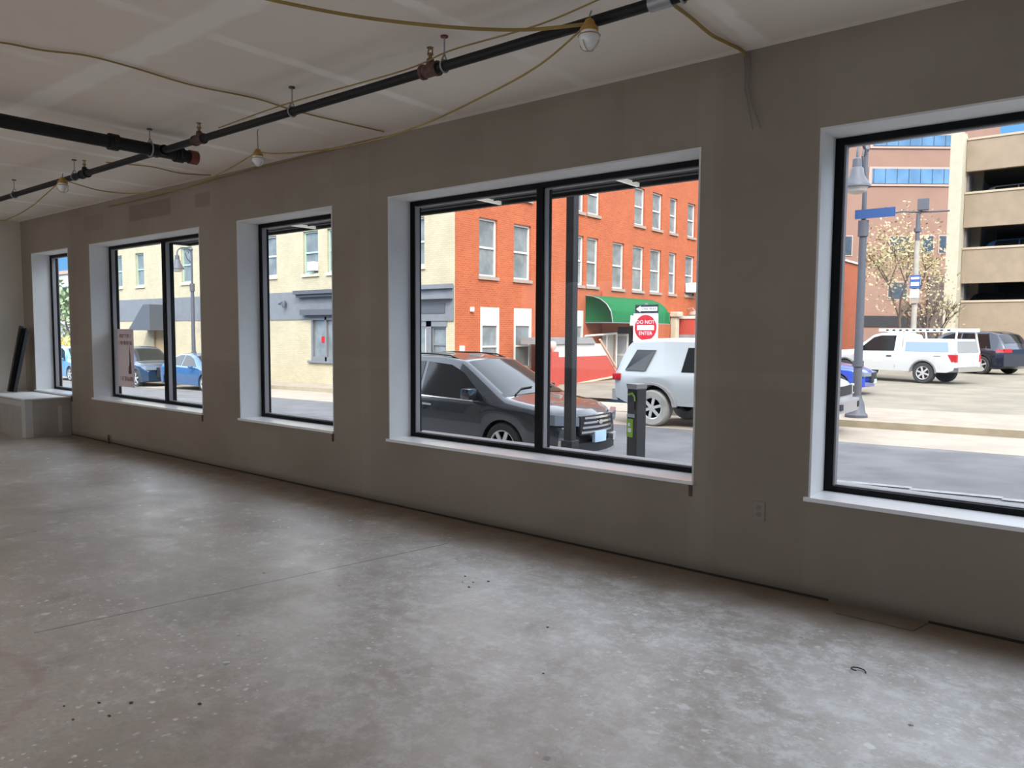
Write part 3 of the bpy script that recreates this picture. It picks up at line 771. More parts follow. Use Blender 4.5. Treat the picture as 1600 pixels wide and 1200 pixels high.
def pickup():
    L = 5.4
    top = [(0, 1.17), (2.05, 1.17), (2.08, 1.85), (2.4, 1.93), (3.0, 1.93), (3.3, 1.86), (4.05, 1.28), (4.2, 1.25), (5.15, 1.16), (5.33, 1.06), (5.4, .9)]
    belt = [(0, 1.13), (2.1, 1.13), (4.0, 1.12), (5.1, 1.08), (5.4, .86)]
    half = [(0, .96), (.2, .99), (.5, 1.0), (4.9, 1.0), (5.2, .95), (5.4, .86)]
    # heading away and to the left
    a = math.radians(163.4); k = 1.0; rx = 1.2
    c = Car('pickup_truck', 'white pickup truck with ladder rack and bed cap standing in the parking lot', 'truck', (-5.49-rx*math.cos(a), 28.7-rx*math.sin(a), lot_z(28.7)), a, M['paint_white'], L, top, belt, half, (1.2, 4.4), .405, zb=.44, bow=.16, bowr=.02, tumble=.20, soft=.03, arch=1.16, hmax=.8)
    c.body(); c.wells(); c.put_wheels(M['alloy'], width=.27, spokes=6, rimr=.62)
    g = M['car_glass']
    c.side_panel('side_window', [(2.35, 1.22), (3.86, 1.20), (3.72, 1.34), (3.26, 1.74), (2.95, 1.82), (2.35, 1.82)], g)
    c.top_panel('windscreen', 3.3, 4.05, .9, g)
    # bed cap with tinted side panel and rear hatch
    mb = MB(); mb.prism([(.02, 1.15), (2.04, 1.15), (2.02, 1.70), (.16, 1.70)], lambda u, v, t: (u, t*(1-.12*(v-1.15)), v), -.93, .93)
    cap = mb.build('bed_cap', M['paint_white'], c.root)
    for sg in (-1, 1):
        mb = MB(); mb.prism([(.30, 1.22), (1.92, 1.22), (1.92, 1.58), (.36, 1.58)], lambda u, v, t: (u, sg*(t-.11*(v-1.15)), v), .925, .94)
        mb.build('cap_side_glass', mat('blue_tinted_glass', (.27, .36, .54), .2), cap)
    mb = MB(); mb.prism([(-.8, 1.2), (.8, 1.2), (.76, 1.62), (-.76, 1.62)], lambda u, v, t: (t+.25*(v-1.15), u, v), -.0, .03)
    mb.build('cap_hatch_glass', mat('pale_tinted_glass', (.22, .23, .24), .15, coat=1.0), cap)
    # rack
    mb = MB()
    for sg in (-1, 1):
        mb.box(.0, 3.1, sg*.74-.03, sg*.74+.03, 1.97, 2.10)
        for x in (.12, 2.0): mb.tube([(x-.08 if x < 1 else x, sg*.90, 1.17), (x, sg*.80, 1.75), (x, sg*.74, 1.98)], .04, 8)
    for x in (.05, .7, 1.4, 2.1, 2.9): mb.box(x-.03, x+.03, -.74, .74, 1.96, 2.01)
    rk = mb.build('ladder_rack', M['paint_white'], c.root)
    mb = MB()
    for sg in (-1, 1):
        for q in range(10): mb.box(.35+q*.26, .45+q*.26, sg*.772-.004, sg*.772+.004, 2.005, 2.055)
    mb.build('rack_slot', M['black_rubber'], rk)
    c.side_panel('tail_lamp', [(.02, .88), (.14, .84), (.30, 1.12), (.02, 1.12)], M['tail_lamp'], off=.016)
    c.nose('tail_lamp', .84, .975, .84, 1.12, M['tail_lamp'], back=True, mirror=True, off=.012)
    c.nose('tailgate', -.80, .80, .66, 1.14, M['paint_white'], back=True, off=.012)
    c.nose('rear_bumper', -.95, .95, .48, .64, M['chrome'], back=True, off=.10, depth=.2)
    c.side_panel('door_seam', [(2.27, .60), (2.29, .60), (2.29, 1.8), (2.27, 1.8)], M['outer_frame'], off=.008)
    c.side_panel('door_handle', [(2.42, 1.00), (2.62, 1.0), (2.62, 1.04), (2.42, 1.04)], M['black_rubber'], off=.03)
    c.side_panel('side_lettering', [(.55, 1.05), (.82, 1.05), (.82, 1.075), (.55, 1.075)], M['black_rubber'], off=.010)
    c.side_panel('door_decal', [(2.75, .80), (3.2, .80), (3.2, .95), (2.75, .95)], mat('grey_decal', (.55, .56, .58), .5), off=.008)
    c.mirror(3.7, 1.22, M['black_rubber'], (.10, .12, .12))
    for wx in c.wheels:
        for sg in (-1, 1):
            r0, r1 = .405*1.14, .405*1.26; mb = MB(); N = 10
            poly = [(wx+r0*math.cos(PI*k/N), .405+r0*math.sin(PI*k/N)) for k in range(N+1)]+[(wx+r1*math.cos(PI*k/N), .405+r1*math.sin(PI*k/N)) for k in range(N, -1, -1)]
            mb.prism(poly, lambda u, v, t: (u, sg*t, v), .95, 1.006)
            mb.build('wheel_flare', mat('grey_flare', (.18, .175, .17), .6), c.root)

def sedan(name, label, x, y, z, rz, paint, suv=False, group=None, rim='alloy', k=1.0):
    """ordinary parked car; x,y = centre of the car"""
    L = 4.6
    if suv:
        top = [(0, .95), (.12, 1.2), (.45, 1.58), (.8, 1.68), (2.3, 1.70), (2.75, 1.62), (3.5, 1.10), (3.7, 1.06), (4.3, .98), (4.5, .88), (4.6, .72)]; belt = [(0, .95), (3.4, .98), (4.2, .92), (4.6, .68)]; rw = .36
    else:
        top = [(0, .88), (.1, 1.0), (.5, 1.04), (1.25, 1.38), (1.7, 1.44), (2.3, 1.44), (2.7, 1.36), (3.45, .98), (3.6, .95), (4.2, .86), (4.48, .76), (4.6, .62)]; belt = [(0, .86), (1, .93), (3.3, .90), (4.2, .80), (4.6, .60)]; rw = .33
    half = [(0, .76), (.3, .88), (.7, .90), (3.8, .90), (4.3, .86), (4.52, .76), (4.6, .68)]
    loc = (x-L*k/2*math.cos(rz), y-L*k/2*math.sin(rz), z)
    c = Car(name, label, 'car', loc, rz, paint, L, top, belt, half, (.92, 3.66), rw, zb=.22, bow=.25, tumble=.27, group=group, scale=k)
    c.body(); c.wells(); c.put_wheels(M[rim], spokes=5)
    g = M['car_glass']
    if suv:
        c.side_panel('side_window', [(1.95, 1.02), (3.2, 1.0), (2.7, 1.48), (2.3, 1.6), (1.95, 1.61)], g)
        c.side_panel('side_window', [(.55, 1.02), (1.88, 1.02), (1.88, 1.61), (.78, 1.58)], g)
        c.top_panel('windscreen', 2.78, 3.5, .9, g); c.top_panel('rear_window', .14, .44, .85, g)
        zl = .95
    else:
        c.side_panel('side_window', [(2.0, .96), (3.12, .94), (2.66, 1.25), (2.3, 1.36), (2.0, 1.37)], g)
        c.side_panel('side_window', [(.95, .98), (1.93, .965), (1.93, 1.37), (1.6, 1.36), (1.3, 1.28)], g)
        c.top_panel('windscreen', 2.72, 3.46, .9, g); c.top_panel('rear_window', .56, 1.22, .88, g)
        zl = .80
    c.nose('headlamp', .42, .78, zl-.20, zl-.08, M['head_lamp'], mirror=True, off=.03, depth=.1)
    c.nose('grille', -.38, .38, .42, zl-.10, M['black_rubber'], off=.02)
    c.nose('licence_plate', -.15, .15, .38, .50, M['plate_blue'], off=.04)
    c.nose('tail_lamp', .40, .76, zl-.08, zl+.06, M['tail_lamp'], mirror=True, back=True, off=.012)
    c.side_panel('tail_lamp', [(.02, zl-.08), (.28, zl-.04), (.26, zl+.05), (.02, zl+.05)], M['tail_lamp'], off=.012)
    c.mirror(3.0, zl+.10, paint, (.09, .08, .06))
    return c
# ------------------------------------------------------------------ the street outside
def gz(x): return -.47+.0145*x
def lot_z(y):
    u = max(0, min(1, (y-29.6)/3.2)); return -.375+.19*u*u*(3-2*u)

def strip(name, x0, x1, y0, y1, dz, m, thick=.5, nx=8, ny=1):
    mb = MB()
    for i in range(nx):
        a, b = x0+(x1-x0)*i/nx, x0+(x1-x0)*(i+1)/nx
        mb.poly([(a, y0, gz(a)+dz), (b, y0, gz(b)+dz), (b, y1, gz(b)+dz), (a, y1, gz(a)+dz)])
        for y in (y0, y1): mb.poly([(a, y, gz(a)+dz), (b, y, gz(b)+dz), (b, y, gz(b)+dz-thick), (a, y, gz(a)+dz-thick)])
    return struct(mb.build(name, m))

def text_mesh(body, size, m, name, parent, mtx, depth=.002):
    cu = bpy.data.curves.new('t', 'FONT'); cu.body = body; cu.size = size; cu.align_x = 'CENTER'; cu.align_y = 'CENTER'; cu.extrude = depth
    ob = bpy.data.objects.new('t', cu); C.objects.link(ob)
    bpy.context.view_layer.update()
    me = bpy.data.meshes.new_from_object(ob.evaluated_get(bpy.context.evaluated_depsgraph_get()))
    bpy.data.objects.remove(ob); me.transform(mtx); me.materials.clear(); me.materials.append(m)
    me.name = name
    o = bpy.data.objects.new(name, me); C.objects.link(o); o.parent = parent
    return o

def street_materials():
    M['asphalt'] = mat('asphalt', (.145, .137, .137), .85, var=.18, vscale=1.3)
    M['gutter'] = mat('pale_concrete_lane', (.34, .285, .225), .85, var=.10, vscale=1.2)
    M['walk'] = mat('pale_pavement', (.315, .258, .20), .85, var=.12, vscale=2.0)
    M['near_walk'] = mat('near_pavement', (.42, .40, .38), .85, var=.10)
    M['kerb'] = mat('kerb_concrete', (.33, .275, .19), .85, var=.12)
    M['lot'] = mat('lot_asphalt', (.215, .185, .138), .9, var=.16, vscale=.8)
    M['cream'] = brick_mat('cream_painted_brick', rgb(191, 177, 147), rgb(183, 170, 141), rgb(171, 158, 131), 'y')
    M['red'] = brick_mat('orange_red_brick', (.45, .095, .026, 1), (.38, .07, .02, 1), (.43, .17, .08, 1), 'x')
    M['band'] = mat('grey_painted_band', (.17, .175, .185), .7, var=.08)
    M['band_dark'] = mat('dark_grey_moulding', (.085, .088, .10), .6)
    M['sash'] = mat('white_sash', (.58, .56, .52), .5)
    M['green_sash'] = mat('pale_green_sash', (.36, .47, .38), .5)
    M['stone'] = mat('stone_sill', (.33, .25, .20), .8)
    M['cream_sill'] = mat('cream_sill', (.66, .58, .38), .8)
    M['house_glass'] = mat('house_window_glass', (.20, .215, .21), .12, coat=.6, var=.25, vscale=1.5)
    M['awning'] = mat('green_awning_cloth', (.015, .125, .042), .8, var=.05, spec=.1)
    M['board_red'] = mat('red_painted_board', (.42, .06, .038), .7, var=.06)
    M['board_white'] = mat('white_painted_board', (.55, .52, .46), .7, var=.06)
    M['grey_roof'] = mat('grey_felt', (.25, .235, .23), .8, var=.1)
    M['dark_void'] = mat('dark_shade_fill', (.03, .026, .025), .9)  # near-black stand-in for shade in openings, behind windows and along a wall foot
    M['pole'] = mat('dark_grey_post_paint', (.022, .020, .019), .6)
    M['lamp_grey'] = mat('grey_lamp_metal', (.085, .085, .10), .5)
    M['sign_white'] = mat('sign_white', (.68, .68, .67), .45)
    M['sign_red'] = mat('sign_red', (.50, .008, .016), .4)
    M['sign_black'] = mat('sign_black', (.015, .015, .016), .5)
    M['sign_blue'] = mat('sign_blue', (.035, .085, .24), .5)
    M['tan'] = mat('tan_brick', (.265, .146, .102), .85, var=.06, vscale=.6)
    M['tan_trim'] = mat('pale_brick_trim', (.42, .29, .23), .85)
    M['band_glass'] = mat('blue_strip_glass', (.11, .20, .31), .12, coat=.5, var=.25, vscale=.35)
    M['dark_glass'] = mat('dark_office_glass', (.06, .075, .09), .15, coat=.5, var=.2)
    M['garage'] = mat('tan_aggregate_concrete', (.275, .205, .138), .9, var=.08, vscale=1.5)
    M['garage_trim'] = mat('pale_concrete_trim', (.42, .33, .235), .9)
    M['pillar'] = mat('cream_concrete', (.44, .385, .28), .85, var=.05)
    M['deck'] = mat('deck_concrete', (.16, .14, .12), .9, var=.1)
    M['bark'] = mat('bark', (.12, .085, .06), .9, var=.3, vscale=6)
    M['strip'] = mat('lit_strip_diffuser', (.8, .78, .74), .5); M['strip'].node_tree.nodes['Principled BSDF'].inputs['Emission Color'].default_value = (1, .95, .85, 1); M['strip'].node_tree.nodes['Principled BSDF'].inputs['Emission Strength'].default_value = .35
    M['soffit'] = mat('dark_canopy_metal', (.030, .029, .031), .6, var=.2, vscale=2)
    t = NT('pale_spring_leaves'); g = t.new('ShaderNodeNewGeometry'); r = g.outputs['Random Per Island']
    t.link(t.mix(r, (.50, .40, .22, 1), (.20, .17, .075, 1)), t.p.inputs['Base Color']); t.p.inputs['Roughness'].default_value = .8; M['spring'] = t.m
    t = NT('green_leaves'); g = t.new('ShaderNodeNewGeometry'); r = g.outputs['Random Per Island']
    t.link(t.mix(r, (.33, .40, .22, 1), (.14, .20, .09, 1)), t.p.inputs['Base Color']); t.p.inputs['Roughness'].default_value = .8; M['leaf'] = t.m
    t = NT('yellow_leaves'); g = t.new('ShaderNodeNewGeometry'); r = g.outputs['Random Per Island']
    t.link(t.mix(r, (.70, .55, .10, 1), (.45, .38, .10, 1)), t.p.inputs['Base Color']); t.p.inputs['Roughness'].default_value = .8; M['yellow'] = t.m

def ground():
    strip('near_sidewalk', -60, 18, .37, 3.86, .15, M['near_walk'])
    strip('near_kerb', -60, 18, 3.86, 4.02, .15, M['kerb'])
    strip('street', -90, 30, 3.9, 10.45, 0, M['asphalt'], nx=14)
    strip('parking_lane', -90, 30, 10.45, 13.02, .004, M['gutter'], nx=14)
    # far kerb with a dropped stretch at the side alley
    strip('far_kerb', -90, -17.0, 13.0, 13.16, .15, M['kerb']); strip('far_kerb', -9.6, 30, 13.0, 13.16, .15, M['kerb'])
    strip('alley_apron', -17.0, -9.6, 13.0, 15.2, .03, M['gutter'])
    strip('far_sidewalk', -90, -17.0, 13.16, 15.2, .15, M['walk']); strip('far_sidewalk', -9.6, 30, 13.16, 16.4, .15, M['walk'])
    # the lot, with a gentle rise at the back
    mb = MB()
    ys = [15.2, 16.4, 20, 25, 29.6, 30.4, 31.2, 32, 32.8, 40, 60, 95]
    def z(x, y):
        k = max(0, min(1, (y-15.2)/6)); e = gz(x)+.135
        far = lot_z(y) + (-.15*max(0, min(1, (-9-x)/6)))
        return e*(1-k)+far*k
    xs = [-18, -17, -14, -11, -9, -6, 0, 10, 26]
    for a, b in zip(xs, xs[1:]):
        for c, d in zip(ys, ys[1:]):
            mb.poly([(a, c, z(a, c)), (b, c, z(b, c)), (b, d, z(b, d)), (a, d, z(a, d))])
    struct(mb.build('parking_lot', M['lot'], None, True))
    mb = MB(); mb.box(-140, -80, 3, 60, -2.0, -1.6); mb.box(-100, -18, 15, 90, -2.2, -1.55)
    struct(mb.build('far_ground', M['lot']))
    # painted parking edge line
    mb = MB(); 
    for a in range(0, 9): 
        x0 = -5.0+a; mb.poly([(x0, 6.25, gz(x0)+.012), (x0+1, 6.35, gz(x0+1)+.012), (x0+1, 6.50, gz(x0+1)+.012), (x0, 6.40, gz(x0)+.012)])
    struct(mb.build('road_marking', mat('worn_road_paint', (.30, .29, .28), .9, var=.2, vscale=6)))

def sash_window(b, plane, u0, u1, z0, z1, w, frame, sill=None, lights=2, header=0.0, name='window', fr=.075, rec=.10):
    """double-hung window of building b. plane(u,z,d) -> point, d = outwards"""
    m = MB(); zt = z1-header
    m.prism([(u0, z0), (u0+fr, z0), (u0+fr, z1), (u0, z1)], plane, -rec-.06, -rec+.02)
    m.prism([(u1-fr, z0), (u1, z0), (u1, z1), (u1-fr, z1)], plane, -rec-.06, -rec+.02)
    m.prism([(u0+fr, z0), (u1-fr, z0), (u1-fr, z0+fr), (u0+fr, z0+fr)], plane, -rec-.06, -rec+.02)
    m.prism([(u0+fr, zt-fr), (u1-fr, zt-fr), (u1-fr, z1), (u0+fr, z1)], plane, -rec-.06, -rec+.02)
    for k in range(1, lights):
        zm = z0+(zt-z0)*k/lights; m.prism([(u0+fr, zm-.035), (u1-fr, zm-.035), (u1-fr, zm+.035), (u0+fr, zm+.035)], plane, -rec-.05, -rec+.01)
    o = m.build(name, frame, b)
    MB().prism([(u0+fr, z0+fr), (u1-fr, z0+fr), (u1-fr, zt-fr), (u0+fr, zt-fr)], plane, -rec-.045, -rec-.035).build('pane', w, o)
    if sill: MB().prism([(u0-.06, z0-.12), (u1+.06, z0-.12), (u1+.06, z0), (u0-.06, z0)], plane, -rec, .07).build('sill', sill, o)
    return o

def corner_buildings():
    YF, XR = 14.7, -17.91
    # cream painted front along the street
    b = thing('cream_building', 'cream painted brick building with grey band across the street', 'building', (0, 0, 0))
    fp = lambda u, z, d: (u, YF-d, z)
    W2 = [(-44.0, -43.05), (-41.45, -40.5), (-36.55, -35.6), (-29.35, -28.4), (-26.5, -25.5), (-24.9, -23.95), (-20.35, -19.38)]
    holes = [(a, c, 3.82, 5.56) for a, c in W2]
    ground = [(-25.98, -24.05, .25, 2.06), (-19.95, -19.28, -.3, 1.78), (-19.02, -18.31, .40, 1.66), (-39.6, -38.4, -1.0, 1.49)]
    holed(MB(), -46.5, XR-.001, -1.6, 10.4, holes+ground, 0, -.3, fp).build('wall', M['cream'], b)
    MB().box(-46.5, XR-.36, YF+.34, YF+.5, -1.6, 10.3).build('wall_lining', M['dark_void'], b)
    for i, (a, c) in enumerate(W2): sash_window(b, fp, a, c, 3.82, 5.56, M['house_glass'], M['green_sash'] if i in (0, 1, 2, 4, 5) else M['sash'], M['cream_sill'])
    # band with moulding
    m = MB(); m.box(-46.5, -20.2, YF-.03, YF-.001, 1.94, 3.10)
    m.build('painted_band', M['band'], b)
    m = MB(); m.box(-26.83, -23.6, YF-.32, YF-.03, 2.98, 3.13); m.box(-26.75, -23.65, YF-.22, YF-.03, 2.86, 2.98)
    m.build('cornice', M['band_dark'], b)
    m = MB(); m.box(-26.45, -23.7, YF-.26, YF-.03, 2.12, 2.35); m.box(-26.1, -23.9, YF-.16, YF-.03, 2.06, 2.12)
    m.build('shop_lintel', M['band_dark'], b)
    m = MB()
    for a, c, d, e in ((-25.98, -25.86, .25, 2.06), (-24.17, -24.05, .25, 2.06), (-25.08, -24.96, .25, 2.06), (-25.86, -24.17, .25, .42), (-25.86, -24.17, 1.92, 2.06)): m.box(a, c, YF-.04, YF+.1, d, e)
    f = m.build('shop_window', M['band'], b); MB().box(-25.9, -24.1, YF+.06, YF+.07, .3, 2.0).build('pane', M['house_glass'], f)
    MB().box(-25.4, -25.2, YF+.045, YF+.055, 1.0, 1.25).build('red_notice', M['sign_red'], f)
    MB().box(-26.2, -23.9, YF-.10, YF, .17, .25).build('shop_sill', M['band'], b)
    # shopfront at the corner
    m = MB(); m.box(-20.6, XR-.03, YF-.05, YF-.001, 1.86, 3.08); m.box(-20.6, XR-.02, YF-.25, YF-.05, 2.62, 2.76); m.box(-20.6, XR-.02, YF-.16, YF-.05, 2.98, 3.13)
    m.build('shopfront_fascia', M['band'], b)
    MB().box(-20.4, -18.31, YF-.075, YF-.05, 2.13, 2.47).build('sign_board', M['band_dark'], b)
    m = MB(); m.box(-19.28, -19.02, YF-.02, YF+.1, -.4, 1.86); m.box(-20.1, -19.95, YF-.02, YF+.1, -.4, 1.86); m.box(-19.95, -18.25, YF-.02, YF+.1, 1.66, 1.86)
    m.build('shopfront_frame', M['band'], b)
    d = MB().box(-19.95, -19.28, YF+.05, YF+.09, -.4, 1.7).build('shop_door', M['sash'], b); MB().box(-19.84, -19.40, YF+.035, YF+.05, .1, 1.6).build('pane', M['house_glass'], d)
    sash_window(b, fp, -19.02, -18.31, .40, 1.66, M['house_glass'], M['band'], None, name='shop_side_window', fr=.06, rec=.05)
    # entry with peaked canopy further along
    m = MB(); m.prism([(-40.3, 1.45), (-37.9, 1.45), (-37.9, 2.75), (-38.6, 2.75)], lambda u, v, t: (u, YF-t, v), .0, 1.0)
    m.build('entry_awning', M['band_dark'], b)
    MB().box(-39.6, -38.4, YF+.1, YF+.16, -1.1, 1.5).build('entry_door', mat('tan_door', (.48, .33, .18), .6), b)
    m = MB(); m.lathe([(.0001, -.3), (.07, -.29), (.09, -.1), (.05, 0)], (-27.7, YF-.14, 2.75), 'z', 14); m.tube([(-28.3, YF-.02, 2.62), (-28.0, YF-.1, 2.66), (-27.7, YF-.14, 2.75)], .02, 6)
    m.build('wall_lamp', M['band_dark'], b, True)
    # window air conditioner
    m = MB(); m.box(-25.95, -25.52, YF-.22, YF+.12, 3.92, 4.28, bev=.02); m.build('air_conditioner', M['sign_white'], b)
    for k in range(5): pass

    # red brick side along the alley
    r = thing('brick_building', 'orange-red brick building side wall facing the alley and lot', 'building', (0, 0, 0))
    rp = lambda u, z, d: (XR+d, u, z)
    R2 = [(15.98, 16.98), (17.95, 19.0), (22.35, 22.9), (22.95, 23.85), (25.05, 26.1), (26.85, 27.95), (28.5, 29.65), (30.5, 31.35), (32.3, 33.45)]
    R2 = [(15.98, 16.98), (17.95, 19.0), (21.7, 22.7), (22.95, 23.85), (25.05, 26.05), (26.85, 27.9), (28.55, 29.65), (30.5, 31.3), (32.35, 33.4)]
    R3 = [(15.98, 16.98), (17.95, 19.0), (21.7, 22.68), (22.95, 23.92), (26.94, 27.9), (28.68, 29.66), (30.5, 31.3), (32.5, 33.4)]
    G = [(16.05, 17.13, .05, 2.39), (17.98, 19.1, .05, 2.40), (21.6, 22.75, .5, 2.42)]
    door = (25.6, 27.3, -.9, 1.75)
    hs = [(a, c, 3.48, 5.56) for a, c in R2]+[(a, c, 6.55, 8.3) for a, c in R3]+G+[door]
    holed(MB(), YF+.02, 37, -1.6, 10.6, hs, 0, -.32, rp).build('wall', M['red'], r)
    MB().box(XR-.36, XR-.34, YF+.5, 37, -1.5, 10.4).build('wall_lining', M['dark_void'], r)
    for a, c in R2: sash_window(r, rp, a, c, 3.48, 5.56, M['house_glass'], M['sash'], M['stone'])
    for a, c in R3: sash_window(r, rp, a, c, 6.55, 8.3, M['house_glass'], M['sash'], M['stone'])
    for a, c, d, e in G: sash_window(r, rp, a, c, d, e, M['house_glass'], M['board_white'], None, header=.55, fr=.13, rec=.03, name='ground_window')
    holed(MB(), 37, 67, -1.6, 7.45, [], 0, -.3, rp).build('rear_wing', M['red'], r)
    MB().box(XR-.4, XR+.12, 37, 67.1, 7.45, 7.62).build('wing_coping', M['board_white'], r)
    MB().box(XR-.25, XR-.2, 25.6, 27.3, -.9, 1.75).build('doorway', M['dark_void'], r)
    # light fittings, pipe, air conditioner
    m = MB(); m.box(XR, XR+.10, 15.5, 15.62, 2.2, 2.36); m.build('wall_light', M['sign_white'], r)
    m = MB(); m.box(XR, XR+.12, 14.95, 15.1, .80, 1.0); m.build('meter_box', M['sign_white'], r)
    m = MB(); m.cyl((XR+.09, 24.1, -.5), (XR+.09, 24.1, 3.3), .045, n=10); m.build('downpipe', M['board_red'], r, True)
    m = MB(); m.box(XR+.02, XR+.35, 30.75, 31.1, .2, 2.3, bev=.04); m.box(XR+.02, XR+.5, 30.65, 31.2, 2.3, 2.56, bev=.05); m.build('cream_duct', M['pillar'], r)
    m = MB(); m.box(XR-.05, XR+.55, 32.5, 33.5, 3.62, 4.12, bev=.03); m.build('air_conditioner', M['sign_white'], r)
    m = MB(); m.lathe([(.30, -.30), (.30, -.05), (.36, .0), (.30, .12), (.05, .20)], (XR+.45, 32.7, 2.45), 'z', 16); m.tube([(XR, 32.7, 2.75), (XR+.3, 32.7, 2.8), (XR+.45, 32.7, 2.62)], .03, 6); m.build('wall_lantern', M['stone'], r, True)
    # awning: barrel shaped, on the wall above the door
    a = thing('green_awning', 'green barrel awning over the side door of the red brick building', 'awning', (XR, 0, 0))
    prof = [(0, 3.09), (.35, 3.05), (.75, 2.93), (1.08, 2.70), (1.30, 2.38), (1.38, 1.92)]
    mb = MB(); Y0, Y1 = 22.9, 28.1
    mb.grid(lambda u, v: ((lambda k: (pl([(i/5, q[0]) for i, q in enumerate(prof)], k), Y0+(Y1-Y0)*v, pl([(i/5, q[1]) for i, q in enumerate(prof)], k)))(u)), 15, 10)
    for y in (Y0, Y1): mb.poly([(x, y, z) for x, z in prof]+[(0, y, 1.9)])
    mb.build('cloth', M['awning'], a, True)
    mb = MB()
    for y in (Y0, Y1): mb.tube([(x*.99, y, z-.02) for x, z in prof], .02, 6)
    mb.tube([(1.38, Y0, 1.9), (1.38, Y1, 1.9)], .02, 6); mb.tube([(0, Y0, 1.9), (1.38, Y0, 1.9)], .02, 6)
    mb.build('frame', M['galv'], a)
    # stair enclosure: red boards below white, sloping end
    s = thing('ramp_enclosure', 'red and white boarded ramp enclosure with sloping end beside the brick wall', 'enclosure', (-16.85, 0, 0))
    pz = lambda u, v, t: (t, u, v)
    MB().prism([(18.3, -.75), (24.0, -.42), (22.95, .52), (18.3, .52)], pz, -.06, .0).build('red_boards', M['board_red'], s)
    MB().prism([(18.3, .52), (22.95, .52), (22.5, 1.03), (18.3, 1.03)], pz, -.06, .0).build('white_boards', M['board_white'], s)
    MB().prism([(18.2, 1.03), (22.0, 1.03), (21.7, 1.28), (18.2, 1.28)], pz, -.9, .08).build('roof_strip', M['grey_roof'], s)
    m = MB(); m.tube([(.03, 22.35, 1.2), (.03, 24.1, -.38)], .045, 6); m.tube([(.03, 18.3, -.72), (.03, 24.1, -.38)], .05, 6)
    m.build('sloping_rail', mat('peach_trim', (.66, .36, .24), .7), s)
    m = MB(); m.tube([(-.4, 21.9, 1.33), (-.4, 24.4, 1.45)], .05, 6); m.tube([(-.4, 24.4, 1.45), (-.4, 24.4, -.3)], .04, 6); m.tube([(-.4, 23.6, 1.42), (-.4, 23.6, .2)], .03, 6)
    m.build('hand_rail', M['board_white'], s)
    m = MB(); m.box(.02, .4, 18.25, 18.9, -.75, .75); p = m.build('end_post', M['board_red'], s)
    m = MB(); m.lathe([(.0001, 1.16), (.12, 1.12), (.16, 1.0), (.12, .87), (.05, .75)], (.2, 18.75, 0), 'z', 14); m.lathe([(.0001, 1.1), (.12, 1.08), (.15, .95), (.10, .80), (.05, .75)], (.2, 18.42, 0), 'z', 14)
    m.build('post_cap', mat('peach_cap', (.70, .42, .34), .7), p, True)
    # open storm door and porch
    d = thing('storm_door', 'pale open storm door with two panes under the green awning', 'door', (-17.0, 25.0, -.45))
    m = MB(); T = 1.88
    for a0, a1, z0, z1 in ((-.7, -.62, 0, T), (-.08, 0, 0, T), (-.62, -.08, 0, .12), (-.62, -.08, T-.10, T), (-.62, -.08, T*.48, T*.48+.08)): m.box(a0, a1, -.02, .02, z0, z1)
    m.build('door_frame', M['board_white'], d); MB().box(-.62, -.08, -.005, .005, .12, T-.1).build('pane', mat('dusty_door_glass', (.30, .30, .31), .25, coat=.4), d)
    MB().box(-.78, -.74, -.95, -.02, -.1, 1.85).build('side_panel', mat('beige_panel', (.48, .43, .36), .8), d)
    k = thing('porch_steps', 'low brick porch and steps with rails at the side door', 'steps', (XR, 27.0, -.55))
    m = MB(); m.box(0.01, 1.5, -1.6, 1.6, 0, .30); m.box(1.5, 1.85, -1.6, 1.6, 0, .15); m.build('step', M['walk'], k)
    m = MB(); m.box(1.0, 1.35, .25, .6, .30, 1.45); m.build('brick_pier', M['red'], k)
    m = MB()
    for y in (-1.5, .15):
        m = MB(); m.tube([(.1, y, 1.2), (1.4, y, 1.2), (1.8, y, .9)], .025, 6); m.tube([(1.4, y, .3), (1.4, y, 1.2)], .025, 6); m.tube([(1.8, y, .05), (1.8, y, .9)], .025, 6)
        m.build('railing', M['lamp_grey'], k)
    e = thing('basement_hatch', 'red sloped stair cover with white edge past the green awning', 'hatch', (XR, 33.0, -.5))
    MB().prism([(-1.55, 1.9), (.9, 1.9), (.9, 2.4), (-1.55, 2.72)], lambda u, v, t: (t, u, v), .02, 1.0).build('red_side', M['board_red'], e)
    MB().prism([(-1.6, 2.72), (.95, 2.40), (.95, 2.52), (-1.6, 2.86)], lambda u, v, t: (t, u, v), .02, 1.06).build('white_edge', M['board_white'], e)
    MB().box(.02, 1.0, -1.6, .9, 0, 1.9).build('grey_base', M['grey_roof'], e)

